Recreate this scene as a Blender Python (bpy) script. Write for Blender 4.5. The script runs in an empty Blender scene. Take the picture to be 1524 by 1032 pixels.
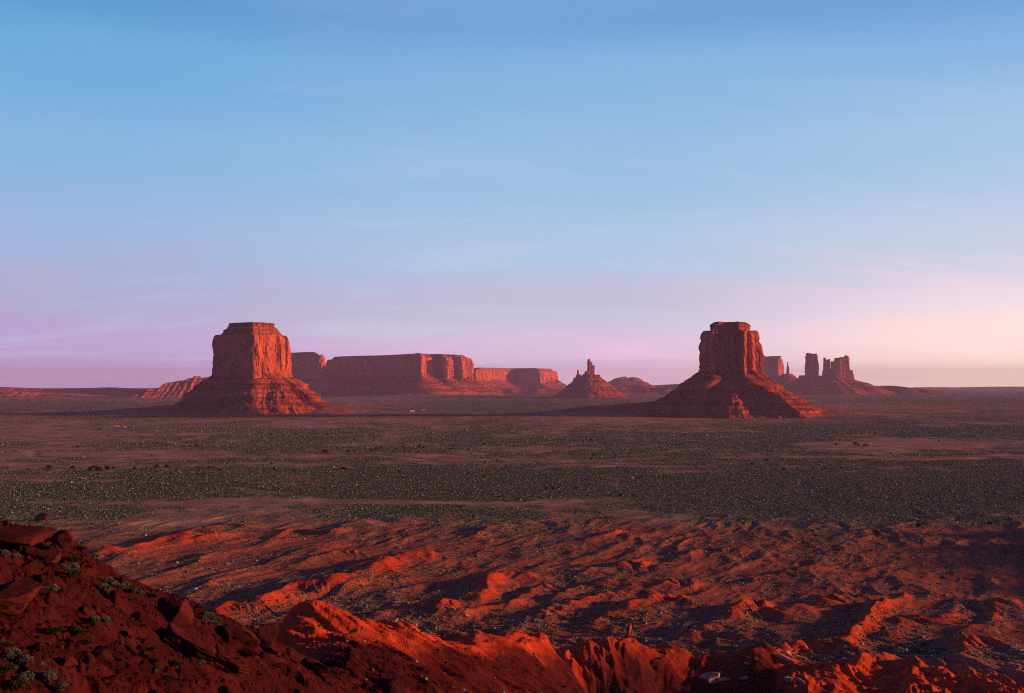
import bpy, bmesh, math, random
import numpy as np
from mathutils import Vector

# ------------------------------------------------------------------ camera, sky, sun, exposure
F = 1634.0            # focal length in photograph pixels
CX, HY = 762.0, 571.0 # image centre column, horizon row
CZ = 100.0            # eye height over the plain
SUN_AZ, SUN_EL = math.radians(86), math.radians(8.5)   # azimuth clockwise from +Y (view direction)
sc = bpy.context.scene
C = sc.collection
cam_d = bpy.data.cameras.new('camera'); cam = bpy.data.objects.new('camera', cam_d); C.objects.link(cam)
cam_d.sensor_width = 36.0; cam_d.lens = 36.0 * F / 1524.0
cam_d.shift_y = (HY - 516.0) / 1524.0
cam_d.clip_start = 0.3; cam_d.clip_end = 120000
cam.location = (0, 0, CZ); cam.rotation_euler = (math.radians(90), 0, 0)
sc.camera = cam
sc.view_settings.view_transform = 'Standard'; sc.view_settings.look = 'None'
sc.view_settings.gamma = 1; sc.view_settings.exposure = 0.68
sc.cycles.volume_bounces = 1; sc.cycles.filter_width = 1.1
sc.cycles.max_bounces = 5; sc.cycles.diffuse_bounces = 2
sc.cycles.use_denoising = False; sc.cycles.sample_clamp_indirect = 2.0; sc.cycles.sample_clamp_direct = 6.0

SUNV = Vector((math.sin(SUN_AZ) * math.cos(SUN_EL), math.cos(SUN_AZ) * math.cos(SUN_EL), math.sin(SUN_EL)))
ld = bpy.data.lights.new('sun', 'SUN'); ld.energy = 5.0; ld.angle = math.radians(2.0); ld.color = (1.0, 0.32, 0.07)
sun = bpy.data.objects.new('sun', ld); C.objects.link(sun)
sun.rotation_euler = (-SUNV).to_track_quat('-Z', 'Y').to_euler()

w = bpy.data.worlds.new("World"); sc.world = w; w.use_nodes = True
nt = w.node_tree; N = nt.nodes; L = nt.links
bg = N['Background']; out = N['World Output']
def node(t, **k):
    n = NT.nodes.new(t)
    for a, b in k.items(): setattr(n, a, b)
    return n
NT = nt
def lk(a, b): NT.links.new(a, b)
def mth(op, a, b=None, c=None, clamp=False):
    n = node('ShaderNodeMath', operation=op); n.use_clamp = clamp
    for i, v in enumerate((a, b, c)):
        if v is None: continue
        if isinstance(v, (int, float)): n.inputs[i].default_value = v
        else: lk(v, n.inputs[i])
    return n.outputs[0]
def maprange(v, a, b, c=0.0, d=1.0, smooth=True):
    n = node('ShaderNodeMapRange'); n.interpolation_type = 'SMOOTHSTEP' if smooth else 'LINEAR'
    lk(v, n.inputs[0])
    for i, x in enumerate((a, b, c, d)): n.inputs[i + 1].default_value = x
    return n.outputs[0]
def mixc(f, a, b, mode='MIX'):
    n = node('ShaderNodeMix', data_type='RGBA', blend_type=mode)
    for s, v in ((0, f), (6, a), (7, b)):
        if isinstance(v, (int, float)): n.inputs[s].default_value = v
        elif isinstance(v, tuple): n.inputs[s].default_value = (*v[:3], 1)
        else: lk(v, n.inputs[s])
    return n.outputs[2]
def ramp(v, stops, interp='EASE'):
    n = node('ShaderNodeValToRGB'); cr = n.color_ramp; cr.interpolation = interp
    while len(cr.elements) < len(stops): cr.elements.new(0.5)
    for e, (p, c) in zip(cr.elements, stops):
        e.position = p; e.color = (*c, 1)
    lk(v, n.inputs[0]); return n.outputs[0]
def s2l(r, g, b):
    return tuple((x / 255 / 12.92) if x / 255 <= 0.04045 else ((x / 255 + 0.055) / 1.055) ** 2.4 for x in (r, g, b))

tc = node('ShaderNodeTexCoord')
sep = node('ShaderNodeSeparateXYZ'); lk(tc.outputs['Generated'], sep.inputs[0])
dx, dy, dz = sep.outputs
# elevation measured as z / horizontal length, azimuth as x / horizontal length
hl = mth('SQRT', mth('ADD', mth('MULTIPLY', dx, dx), mth('MULTIPLY', dy, dy)))
el = mth('DIVIDE', dz, mth('MAXIMUM', hl, 0.001))
# ragged pink belt: disturb the elevation with wide low streaks of thin cloud
mp = node('ShaderNodeCombineXYZ')
den = mth('ADD', mth('MAXIMUM', dz, 0.0), 0.17)
lk(mth('DIVIDE', dx, den), mp.inputs[0]); lk(mth('DIVIDE', dy, den), mp.inputs[1])
mpp = node('ShaderNodeMapping'); mpp.inputs['Rotation'].default_value = (0, 0, math.radians(-24)); mpp.inputs['Scale'].default_value = (0.75, 1.9, 1)
lk(mp.outputs[0], mpp.inputs[0])
cl = node('ShaderNodeTexNoise'); cl.inputs['Scale'].default_value = 1.0; cl.inputs['Detail'].default_value = 7; cl.inputs['Roughness'].default_value = 0.58; cl.inputs['Distortion'].default_value = 0.5
lk(mpp.outputs[0], cl.inputs['Vector'])
cloud = cl.outputs[0]
elw = mth('ADD', el, mth('MULTIPLY', mth('SUBTRACT', cloud, 0.5), 0.10))
t = mth('MULTIPLY', elw, 1.25, clamp=True)
def K(py): return max(0.0, (HY - py) / F * 1.25)
left = ramp(t, [(0.0, s2l(190, 166, 218)), (K(520), s2l(184, 164, 214)), (K(450), s2l(176, 180, 217)), (K(375), s2l(160, 185, 228)), (K(250), s2l(133, 184, 227)), (K(125), s2l(111, 173, 221)), (K(-5), s2l(86, 152, 208)), (0.62, s2l(62, 84, 135)), (1.0, s2l(42, 44, 74))])
mid = ramp(t, [(0.0, s2l(244, 206, 238)), (K(520), s2l(222, 197, 230)), (K(450), s2l(200, 198, 226)), (K(375), s2l(176, 205, 234)), (K(250), s2l(154, 194, 231)), (K(125), s2l(134, 183, 226)), (K(-5), s2l(102, 162, 216)), (0.62, s2l(64, 86, 138)), (1.0, s2l(44, 46, 76))])
right = ramp(t, [(0.0, s2l(255, 232, 208)), (K(520), s2l(255, 224, 216)), (K(450), s2l(244, 224, 236)), (K(375), s2l(206, 214, 236)), (K(250), s2l(168, 202, 234)), (K(125), s2l(136, 182, 228)), (K(-5), s2l(100, 160, 216)), (0.62, s2l(68, 88, 140)), (1.0, s2l(48, 48, 78))])
right = mixc(maprange(el, 0.0, 0.12, 1.0, 0.0), right, mixc(1.0, right, (1.22, 1.2, 1.15), 'MULTIPLY'))
azx = mth('DIVIDE', dx, mth('MAXIMUM', hl, 0.001))
c1 = mixc(maprange(azx, -0.42, 0.06), left, mid)
c2 = mixc(maprange(azx, 0.06, 0.46), c1, right)
# wispy lighter streaks
wis = maprange(cloud, 0.50, 0.72)
wis = mth('MULTIPLY', wis, maprange(el, 0.12, 0.30, 1.0, 0.25))
c3 = mixc(mth('MULTIPLY', wis, 0.42), c2, s2l(214, 218, 240))
# the half of the sky away from the sunset / behind the viewer is dimmer
back = maprange(dy, -0.4, 0.5, 0.42, 0.74)
# belt of Venus: the sky behind the viewer is pinker
c4 = mixc(maprange(dy, -0.3, 0.45, 1.0, 0.0), c3, mixc(1.0, c3, (0.86, 0.68, 1.20), 'MULTIPLY'))
skyt = node('ShaderNodeTexSky'); skyt.sky_type = 'NISHITA'; skyt.sun_disc = False
skyt.sun_elevation = SUN_EL; skyt.sun_rotation = SUN_AZ; skyt.dust_density = 1.5; skyt.ozone_density = 2.0; skyt.altitude = 1600
nish = mixc(1.0, skyt.outputs[0], (0.06, 0.06, 0.06), 'MULTIPLY')
fin = mixc(0.10, c4, nish)
gain = mth('MULTIPLY', back, maprange(el, 0.0, 0.085, 1.16, 0.92))
sm = node('ShaderNodeVectorMath', operation='SCALE'); lk(fin, sm.inputs[0]); lk(gain, sm.inputs['Scale'])
lk(sm.outputs[0], bg.inputs['Color']); bg.inputs['Strength'].default_value = 1.0

# ------------------------------------------------------------------ helpers
rng = np.random.default_rng(7)
_perm = rng.permutation(4096).astype(np.int32); _perm = np.concatenate([_perm, _perm])
_ga = rng.random(4096) * 2 * np.pi; _gx, _gy = np.cos(_ga).astype(np.float32), np.sin(_ga).astype(np.float32)
_gv = rng.random(4096).astype(np.float32)
def noise2(x, y):
    x = np.asarray(x, np.float64); y = np.asarray(y, np.float64)
    ix = np.floor(x); iy = np.floor(y); fx = (x - ix).astype(np.float32); fy = (y - iy).astype(np.float32)
    ix = ix.astype(np.int64) & 4095; iy = iy.astype(np.int64) & 4095
    ix1 = (ix + 1) & 4095; iy1 = (iy + 1) & 4095
    u = fx * fx * fx * (fx * (fx * 6 - 15) + 10); v = fy * fy * fy * (fy * (fy * 6 - 15) + 10)
    def g(a, b, dx, dy):
        h = _perm[_perm[a] + b]; return _gx[h & 4095] * dx + _gy[h & 4095] * dy
    n00 = g(ix, iy, fx, fy); n10 = g(ix1, iy, fx - 1, fy); n01 = g(ix, iy1, fx, fy - 1); n11 = g(ix1, iy1, fx - 1, fy - 1)
    a = n00 + u * (n10 - n00); b = n01 + u * (n11 - n01)
    return (a + v * (b - a)) * 1.5
def noise3(x, y, z):          # value noise
    x = np.asarray(x, np.float64); y = np.asarray(y, np.float64); z = np.asarray(z, np.float64)
    x, y, z = np.broadcast_arrays(x, y, z)
    i = [np.floor(a) for a in (x, y, z)]; f = [a - b for a, b in zip((x, y, z), i)]
    i = [a.astype(np.int64) & 4095 for a in i]; f = [a * a * (3 - 2 * a) for a in f]
    def g(a, b, c):
        return _gv[_perm[_perm[_perm[(i[0] + a) & 4095] + ((i[1] + b) & 4095)] + ((i[2] + c) & 4095)]]
    r = 0
    for a in (0, 1):
        for b in (0, 1):
            for c in (0, 1):
                r = r + g(a, b, c) * (f[0] if a else 1 - f[0]) * (f[1] if b else 1 - f[1]) * (f[2] if c else 1 - f[2])
    return r * 2 - 1
def fbm(x, y, o=4, g=0.5):
    s = 0; a = 1; t = 0
    for k in range(o):
        s = s + a * noise2(x * 2 ** k * 1.03 + 17.3 * k, y * 2 ** k * 1.03 - 9.1 * k); t += a; a *= g
    return s / t
def ridged(x, y, o=3, g=0.5):
    s = 0; a = 1; t = 0
    for k in range(o):
        n = 1 - np.abs(noise2(x * 2 ** k + 31.7 * k, y * 2 ** k + 5.3 * k)) * 2
        s = s + a * n; t += a; a *= g
    return s / t
def sstep(x, a, b):
    t = np.clip((np.asarray(x, float) - a) / (b - a), 0, 1); return t * t * (3 - 2 * t)
def at(px, py, D):
    return ((px - CX) / F * D, D, CZ - (py - HY) / F * D)
def atz(px, py, z=0.0):
    D = (CZ - z) * F / (py - HY); return ((px - CX) / F * D, D)

# ------------------------------------------------------------------ the ground's height
ctl = [at(*p) for p in [
 (0,1032,27),(0,940,33),(0,850,41),(0,785,52),(100,1032,30),(100,930,38),(100,850,46),(108,800,54),
 (200,1032,34),(200,960,42),(150,845,54),(195,868,60),(240,888,66),(300,1032,41),(300,970,52),(300,905,72),
 (350,918,82),(400,1032,58),(400,985,76),(395,945,104),(430,908,190),(455,922,196),(470,960,160),(500,1032,98),(500,980,148),(500,924,212),(440,990,110),
 (560,926,230),(600,1032,145),(600,985,190),(600,932,245),(640,950,262),(700,1032,195),(700,985,245),(700,943,300),(760,950,322),
 (800,1032,245),(800,985,295),(800,944,340),(862,1066,305),(842,985,338),(900,1078,322),(900,1060,345),(900,962,366),(950,968,376),
 (1000,972,386),(960,1055,350),(930,1060,345),(1000,1075,366),(1000,1130,340),(1050,976,392),(1060,1085,368),(1060,1130,345),(1100,982,390),(1110,1085,370),(1150,982,392),(1165,1032,352),(1125,1110,345),(1300,1032,352),(1524,1032,352),(1650,1032,352),
 # slopes that fall away behind the spur's crest
 (380,1010,190),(300,1020,150),(200,1000,112),(100,965,84),(0,860,84),(250,1050,250),(500,1010,300),(0,1000,200),(0,1032,300),(620,985,310),(720,1010,350),(700,990,345),(750,990,370),(800,985,380),(800,975,400),(850,976,398),(900,974,402),(950,973,408),(1000,975,412),(1050,976,418),(1100,978,415),(1150,980,412),(1200,985,405),(600,1000,340),(500,1000,340)]]
ctl += [(0,0,98.3),(0,-20,98.5),(0,8,96.3),(0,15,91),(10,15,90),(-6,12,95),(-5,22,91.0),(5,40,76),(10,80,60),(0,60,70),(15,150,45),(30,250,14),(30,80,60),(60,150,35),
 (60,250,8),(200,0,80),(200,200,20),(-200,0,98),(-30,5,98.2),(-30,25,97),(-200,200,70),(-200,400,5),(0,-200,98),(200,-200,98),(150,300,0),(-100,120,80),(-60,60,90),(0,440,0),(100,420,0),(-100,420,2),(200,420,0),(50,450,0)]
ctl = np.array(ctl, float)
def _U(r2): return np.where(r2 > 0, r2 * np.log(np.maximum(r2, 1e-9)), 0)
def _tps_fit(c, lam=60.0):
    X = c[:, :2] / 100; n = len(X)
    K_ = _U(((X[:, None] - X[None]) ** 2).sum(-1)) + np.eye(n) * lam * 1e-5
    P = np.c_[np.ones(n), X]; A = np.zeros((n + 3, n + 3)); A[:n, :n] = K_; A[:n, n:] = P; A[n:, :n] = P.T
    return X, np.linalg.solve(A, np.r_[c[:, 2], 0, 0, 0])
_tx, _tw = _tps_fit(ctl)
def tps(x, y):
    x = x / 100; y = y / 100
    r = _tw[-3] + _tw[-2] * x + _tw[-1] * y
    for (a, b), ww in zip(_tx, _tw[:-3]):
        r = r + ww * _U((x - a) ** 2 + (y - b) ** 2)
    return r
# badland ridges: pixel polylines on the plain, height, half width (m)
RIDGES = [
 ([(105,826),(160,814),(228,804),(262,796),(300,784),(352,778)], 7, 20), ([(238,806),(300,800),(350,792)], 5, 15),
 ([(300,905),(345,890),(392,884),(440,860),(500,856),(530,846),(580,826),(632,816)], 8.5, 15), ([(520,850),(560,845),(625,828)], 5, 10),
 ([(400,800),(440,786),(482,788),(540,774),(612,768)], 5, 14), ([(640,900),(700,880),(742,850),(768,846),(795,856)], 7, 12),
 ([(690,905),(760,890),(806,872),(850,866)], 5, 11), ([(560,915),(640,900),(720,895)], 5, 12), ([(700,795),(742,780),(832,776)], 5, 14),
 ([(440,835),(500,820),(540,818)], 4, 12), ([(880,915),(925,900),(965,886),(1000,880),(1034,884)], 6.5, 11), ([(1100,975),(1150,958),(1205,944),(1250,942)], 8, 9),
 ([(1215,950),(1262,935),(1300,915),(1318,892),(1340,876)], 7, 9), ([(1170,1010),(1230,985),(1290,966),(1345,966),(1382,980)], 8, 9),
 ([(1390,965),(1440,950),(1500,948)], 6, 11), ([(1340,1000),(1420,990),(1520,1020)], 6, 10), ([(1040,925),(1085,905),(1130,898),(1165,905)], 6, 13),
 ([(870,850),(930,835),(990,838)], 5, 14), ([(1000,830),(1060,815),(1120,818)], 4, 14), ([(930,880),(985,860),(1040,862)], 5, 13),
 ([(1170,905),(1220,885),(1280,880)], 6, 12), ([(1330,940),(1370,915),(1425,900)], 5, 12), ([(1230,805),(1262,794),(1300,790)], 3, 12),
 ([(800,910),(860,896),(920,880)], 5, 11), ([(880,800),(930,790),(960,805)], 4, 12), ([(1300,1032),(1370,1010),(1430,1032)], 6, 9),
 ([(1440,930),(1480,900),(1530,890)], 5, 12), ([(820,885),(870,868),(925,858)], 4.5, 11), ([(1100,870),(1160,850),(1240,846)], 4, 14)]
RW = []
for pts, h, ww in RIDGES:
    RW.append((np.array([atz(px, py, h * 0.8) for px, py in pts]), h * .9, ww))
def ridge_height(x, y):
    H = np.zeros_like(x)
    wx = x + 6 * noise2(x / 26, y / 36 + 40) + 1.6 * noise2(x / 8, y / 8 + 7); wy = y + 12 * noise2(x / 30 + 90, y / 34)
    for P, h, ww in RW:
        m = (x > P[:, 0].min() - ww * 4) & (x < P[:, 0].max() + ww * 4) & (y > P[:, 1].min() - ww * 4) & (y < P[:, 1].max() + ww * 4)
        if not m.any(): continue
        qx, qy = wx[m], wy[m]; best = np.full(qx.shape, 1e9); tt = np.zeros(qx.shape)
        seg = len(P) - 1
        for k in range(seg):
            a, b = P[k], P[k + 1]; d = b - a; l2 = (d ** 2).sum()
            t_ = np.clip(((qx - a[0]) * d[0] + (qy - a[1]) * d[1]) / l2, 0, 1)
            dd = np.hypot(qx - a[0] - t_ * d[0], qy - a[1] - t_ * d[1]); sel = dd < best
            best = np.where(sel, dd, best); tt = np.where(sel, (k + t_) / seg, tt)
        env = 0.62 + 0.38 * np.sin(np.pi * np.clip(tt, 0.04, 0.96)) + 0.5 * noise2(tt * 7 + h, tt * 0 + ww)
        r = np.sqrt(best ** 2 + 0.8 ** 2) - 0.8
        r = r * (1 + 0.2 * (1 - 2 * np.abs(noise2(tt * seg * 9 + h, best * 0 + ww))) * np.clip(best / 5, 0, 1))
        v = 0.92 * h * env * np.exp(-(r / (ww * 0.72)) ** 1.05)
        H[m] = np.maximum(H[m], v * .74) + 0.2 * np.minimum(H[m], v)
    return H
def apron(x, y, P, w_):
    P = np.array(P, float); best = np.zeros_like(x)
    for a, b in zip(P[:-1], P[1:]):
        d = b[:2] - a[:2]; t_ = np.clip(((x - a[0]) * d[0] + (y - a[1]) * d[1]) / (d ** 2).sum(), 0, 1)
        dd = np.hypot(x - a[0] - t_ * d[0], y - a[1] - t_ * d[1])
        best = np.maximum(best, (a[2] + t_ * (b[2] - a[2])) * np.exp(-(dd / w_) ** 2))
    return best
def lin(px, D, z): return ((px - CX) / F * D, D, z)
APR = [([lin(812, 3700, 2), lin(880, 3600, 22), lin(950, 3540, 36), lin(1040, 3500, 52), lin(1150, 3540, 40), lin(1290, 3500, 6)], 130),
       ([lin(180, 4000, 8), lin(260, 3850, 24), lin(375, 3750, 40), lin(480, 3750, 20), lin(560, 3900, 4)], 150),
       ([lin(560, 8700, 12), lin(620, 8300, 22), lin(720, 8400, 10)], 260), ([lin(-80, 6500, 20), lin(60, 6600, 14), lin(200, 6900, 3)], 380)]
def height(x, y, fine=True):
    x = np.asarray(x, float); y = np.asarray(y, float)
    r = np.hypot(x, y)
    ang = np.abs(np.arctan2(x, y))
    near = 1 - sstep(r + 60 * sstep(ang, 0.9, 1.6), 395, 480)
    near = np.where(r < 520, near, 0)
    H = np.zeros_like(x)
    m = near > 0
    if m.any():
        T = tps(x[m], y[m]); H[m] = near[m] * np.clip(T, -14, 99.5)
    # viewer's mesa at right rear; unseen rise farther on added to shade the right plain
    top = np.interp(y, [-160, -60, 0, 20, 440, 520, 760, 850], [99, 100, 96, -20, -20, 30, 42, -5])
    wall = sstep(x - np.maximum(0.5 * y, 20) - 14 * noise2(x / 44, y / 44), 110, 165) * (y < 850) * (y > -200) * (1 - sstep(x, 500, 700))
    H = np.where(wall > 0, H + np.maximum(top + 14 * fbm(x / 90, y / 90, 4) - H, 0) * wall, H)
    # far plain: broad swells
    far = sstep(r, 800, 2500)
    H = H + far * 9 * fbm(x / 1400, y / 1400, 3) + far * 1.2 * fbm(x / 260 + 4, y / 260, 2)
    # badlands
    band = sstep(y, 400, 470) * (1 - sstep(y + 40 * noise2(x / 120, y / 200), 760, 900)) * (1 - sstep(ang, 0.75, 1.0))
    mb = band > 0
    if mb.any():
        X, Y = x[mb], y[mb]
        a = X * 0.40 + Y * 0.916; b = X * 0.916 - Y * 0.40
        b2 = b + 14 * noise2(a / 70, b / 60)
        n = ridged(a / 150, b2 / 44, 3, 0.5)
        rel = 2.4 * np.clip(n - 0.05, 0, 1) ** 1.6 + 0.9 * fbm(X / 44, Y / 60, 3) + 0.7 * np.clip(ridged(a / 40 + 3, b / 16, 3), 0, 1)
        H[mb] += band[mb] * rel
    mr = (y > 330) & (y < 950) & (ang < 0.7)
    if mr.any(): H[mr] += ridge_height(x[mr], y[mr])
    # erosion detail on the near slope
    m = (r < 480) & (near > 0)
    if m.any():
        X, Y = x[m], y[m]; rr = r[m]
        k = sstep(rr, 6, 30) * near[m]
        big = sstep(rr, 60, 160)
        d = 1.5 * big * (1 - .3 * sstep(Y, 250, 330)) * ridged(X / 26, Y / 60 + 3, 3, 0.55) + 1.2 * fbm(X / 9, Y / 9, 3, 0.55) * (0.45 + 0.55 * big)
        # rills running down the lit ridge
        aa = .28 * X + .96 * Y; b_ = .96 * X - .28 * Y + 8 * noise2(X / 30, Y / 30)
        d = d + big * (2.6 * ridged(aa / 13 + .02 * b_, b_ / 60 + 3, 4, 0.55) - 1.9 + sstep(Y, 270, 330) * sstep(400 - Y, 0, 30) * 2.4 * (ridged(b_ / 9, aa / 34 + 7, 3, .55) - .5))
        d = d - 1.0 * sstep(fbm(X / 4.0 + 11, Y / 3.2, 3), 0.12, 0.2) * (1 - sstep(rr, 80, 120)) - 0.3 * np.clip(ridged(X / 1.9, Y / 2.6, 3, .6), 0, 1) * (1 - sstep(rr, 90, 140))
        if fine:
            d = d + 0.42 * fbm(X / 1.4, Y / 1.4, 4, 0.65) * (1 - sstep(rr, 120, 260)) + 0.09 * noise2(X / 0.3, Y / 0.3) * (1 - sstep(rr, 60, 90))
        H[m] += k * d
    # dry washes on the plain
    mw = (y > 850) & (y < 5200) & (ang < 0.7)
    if mw.any():
        X, Y = x[mw], y[mw]
        wn = np.abs(noise2(X / 900 + 2.2, Y / 420 + 0.7)); H[mw] -= 0.7 * (1 - sstep(wn, 0.0, 0.025)) * sstep(Y, 850, 1100)
        H[mw] += 0.5 * fbm(X / 40, Y / 40, 2)
    for P, w_ in APR:
        mm = (y > 3000) & (ang < 0.8)
        if mm.any(): H[mm] += apron(x[mm], y[mm], P, w_) * (1 + 0.25 * fbm(x[mm] / 60, y[mm] / 60, 3))
    return H
def hz(x, y): return float(height(np.array([x]), np.array([y]))[0])

# pixel-space patches of plant cover and bare sand on the plain: (px, py, half width, half height, amount)
VEG = [(300,728,520,22,.62),(1270,738,330,30,1.5),(700,715,330,18,.6),(740,604,120,8,.9),(60,604,110,7,.9),(1420,596,200,8,.9),(1330,638,260,7,.7),(1060,660,170,9,.7),
       (560,756,120,7,.5),(380,650,200,10,.5),(1400,690,260,10,.5),(900,700,160,10,.4),(1400,800,200,25,.35),(1180,640,60,5,.4)]
BARE = [(140,676,190,6,1.2),(260,648,260,3,.6),(60,712,130,2.5,.4),(520,716,140,2,.35),(760,688,120,2.5,.5),(250,680,80,5,.6),(1290,664,120,7,1.1),(650,684,50,6,1.0),(550,745,330,5,.9),(950,622,170,6,.9),(80,640,160,14,.6),(150,697,170,5,.6),(450,632,60,4,1.),
        (620,628,60,4,.8),(1250,605,190,8,.6),(1260,785,240,5,.7),(60,590,90,6,.9),(880,627,60,5,.6),(930,715,22,10,1.),(1400,680,220,3,.6),(560,600,120,7,.3),(120,655,150,3,.6),(330,691,220,2.2,.5),(900,693,260,2.5,.6),(1370,682,240,2.5,.8),(550,678,180,2,.5),(420,746,330,3,.5),(820,665,160,2,.5),(1480,664,90,4,.6),(1100,700,140,3,.6),(400,626,200,3,.4),(1000,640,220,2.5,.4),(1400,632,160,2.5,.5),(690,755,200,8,.25)]
def cover(x, y, H):
    X = np.asarray(x, float); Y = np.maximum(np.asarray(y, float), 1.0)
    px = X / Y * F + CX; py = CZ / Y * F + HY
    wn = np.abs(noise2(X / 900 + 2.2, Y / 420 + 0.7)); wn2 = np.abs(noise2(X / 330 + 12.2 + .4 * noise2(X / 90, Y / 90), Y / 260 + 5.7))
    nz = fbm(X / 160, Y / 300, 4, 0.6); nz2 = fbm(X / 30 + 9, Y / 60, 3, .6)
    v = 0.62 + 1.1 * nz + 0.75 * nz2 - 0.7 * (1 - sstep(wn, .0, .03)) - 0.5 * (1 - sstep(wn2, .0, .035)) + .3 * noise2(X / 9, Y / 12)
    jx = px + 60 * fbm(X / 300, Y / 300, 3); jy = py + (py - HY) * 0.10 * fbm(X / 260 + 5, Y / 420, 4, .6)
    for a, b, c, d, k in VEG: v += k * np.exp(-((jx - a) / c) ** 2 - ((jy - b) / d) ** 2)
    for a, b, c, d, k in BARE: v -= 1.35 * k * np.exp(-((jx - a) / c) ** 2 - ((jy - b) / d) ** 2)
    return v

# ------------------------------------------------------------------ materials
def material(name):
    global NT
    m = bpy.data.materials.new(name); m.use_nodes = True; NT = m.node_tree
    b = NT.nodes['Principled BSDF']; b.inputs['Roughness'].default_value = 0.95; b.inputs['Specular IOR Level'].default_value = 0.0
    return m, b
def texn(vec, scale, detail=6, rough=0.6, dist=0.0):
    n = node('ShaderNodeTexNoise'); n.inputs['Scale'].default_value = scale; n.inputs['Detail'].default_value = detail
    n.inputs['Roughness'].default_value = rough; n.inputs['Distortion'].default_value = dist
    if vec is not None: lk(vec, n.inputs['Vector'])
    return n.outputs[0]
def geo_pos():
    return node('ShaderNodeNewGeometry').outputs['Position']
def scaled(v, s):
    n = node('ShaderNodeMapping'); n.inputs['Scale'].default_value = s; lk(v, n.inputs[0]); return n.outputs[0]
def bump(b, h, dist, strength=1.0, prev=None):
    n = node('ShaderNodeBump'); n.inputs['Distance'].default_value = dist; n.inputs['Strength'].default_value = strength
    lk(h, n.inputs['Height'])
    if prev is not None: lk(prev, n.inputs['Normal'])
    lk(n.outputs[0], b.inputs['Normal']); return n.outputs[0]
def attr(name):
    n = node('ShaderNodeAttribute'); n.attribute_name = name; return n.outputs['Fac']

def mat_ground():
    m, b = material('desert_soil')
    p = geo_pos(); veg = attr('veg'); red = attr('red'); cl_ = attr('soil_shade')
    n1 = texn(p, 0.02, 6); n2 = texn(p, 0.35, 6, .65); n3 = texn(p, 3.0, 4, .7)
    sand = mixc(maprange(n1, .35, .65), (0.215, 0.170, 0.150), (0.37, 0.30, 0.26))
    redc = mixc(maprange(n2, .3, .7), (0.36, 0.050, 0.026), (0.50, 0.090, 0.042))
    redc = mixc(mth('MULTIPLY', maprange(texn(p, 0.11, 7, .7), .5, .72), .5), redc, (0.30, 0.125, 0.09))
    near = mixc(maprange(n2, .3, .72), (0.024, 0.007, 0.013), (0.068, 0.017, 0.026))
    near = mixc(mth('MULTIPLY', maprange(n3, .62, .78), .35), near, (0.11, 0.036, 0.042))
    scrub = mixc(maprange(n2, .3, .7), (0.013, 0.046, 0.047), (0.055, 0.112, 0.095))
    maroon = mixc(maprange(n2, .3, .7), (0.17, 0.066, 0.062), (0.29, 0.120, 0.100))
    c = mixc(mth('MULTIPLY', attr('bad'), .85), sand, maroon)
    c = mixc(red, c, redc)
    # clumps of low plants too small to model, in cells of a metre or two
    vo = node('ShaderNodeTexVoronoi'); vo.inputs['Scale'].default_value = 0.42; vo.inputs['Randomness'].default_value = 1; lk(p, vo.inputs['Vector'])
    sepc = node('ShaderNodeSeparateColor'); lk(vo.outputs['Color'], sepc.inputs[0])
    clump = mth('MULTIPLY', mth('LESS_THAN', vo.outputs['Distance'], 0.52), mth('LESS_THAN', sepc.outputs[0], mth('MULTIPLY', veg, 0.75)))
    pale = mixc(sepc.outputs[1], (0.030, 0.040, 0.030), (0.26, 0.37, 0.28))
    c = mixc(mth('MULTIPLY', veg, 0.92, clamp=True), c, scrub)
    c = mixc(mth('MULTIPLY', clump, 0.8), c, pale)
    c = mixc(cl_, c, near)  # dark slope soil, with the shade under the ridge painted in
    lk(c, b.inputs['Base Color'])
    pb = bump(b, n2, 0.9, 0.7)
    pb = bump(b, clump, 0.5, 0.6, pb)
    n4 = texn(p, 9.0, 4, .7)
    bump(b, mth('ADD', n3, mth('MULTIPLY', n4, .35)), 0.16, 0.8, pb)
    return m
def mat_rock(name, dark, light, streak=True, bands=False, scale=1.0, varnish=(0.10, 0.030, 0.026), bmp=7.0):
    m, b = material(name)
    p = geo_pos()
    n1 = texn(scaled(p, (0.03 * scale, 0.03 * scale, 0.008 * scale)), 1.0, 7, .6)
    n2 = texn(p, 0.12 * scale, 7, .65)
    c = mixc(maprange(n1, .32, .68), dark, light)
    if streak:
        st = texn(scaled(p, (0.11 * scale, 0.11 * scale, 0.006 * scale)), 1.0, 5, .65)
        c = mixc(mth('MULTIPLY', maprange(st, .50, .62), .7), c, varnish)
        st2 = texn(scaled(p, (0.016 * scale, 0.016 * scale, 0.0018 * scale)), 1.0, 4, .6)
        c = mixc(mth('MULTIPLY', maprange(st2, .52, .62), .5), c, varnish)
    if bands:
        bd = texn(scaled(p, (0.0015 * scale, 0.0015 * scale, 0.09 * scale)), 1.0, 5, .7, .3)
        c = mixc(mth('MULTIPLY', maprange(bd, .47, .56), .85), c, varnish)
    c = mixc(mth('MULTIPLY', maprange(n2, .4, .75), .35), c, light)
    lk(c, b.inputs['Base Color'])
    bump(b, mth('ADD', n2, mth('MULTIPLY', texn(p, .5 * scale, 5, .7), .4)), bmp / scale, 0.8)
    return m
M_ground = mat_ground()
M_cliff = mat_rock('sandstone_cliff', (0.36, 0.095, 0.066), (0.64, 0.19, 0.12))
M_talus = mat_rock('shale_talus', (0.26, 0.068, 0.052), (0.42, 0.13, 0.090), streak=False, bands=True, varnish=(0.10, 0.018, 0.018), bmp=7.0)
M_cap = mat_rock('layered_caprock', (0.30, 0.085, 0.050), (0.44, 0.15, 0.085), streak=False, bands=True, varnish=(0.16, 0.05, 0.035))
M_bould = mat_rock('red_boulder', (0.034, 0.012, 0.019), (0.085, 0.026, 0.035), streak=False, bands=False, scale=22, bmp=3.0)
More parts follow.
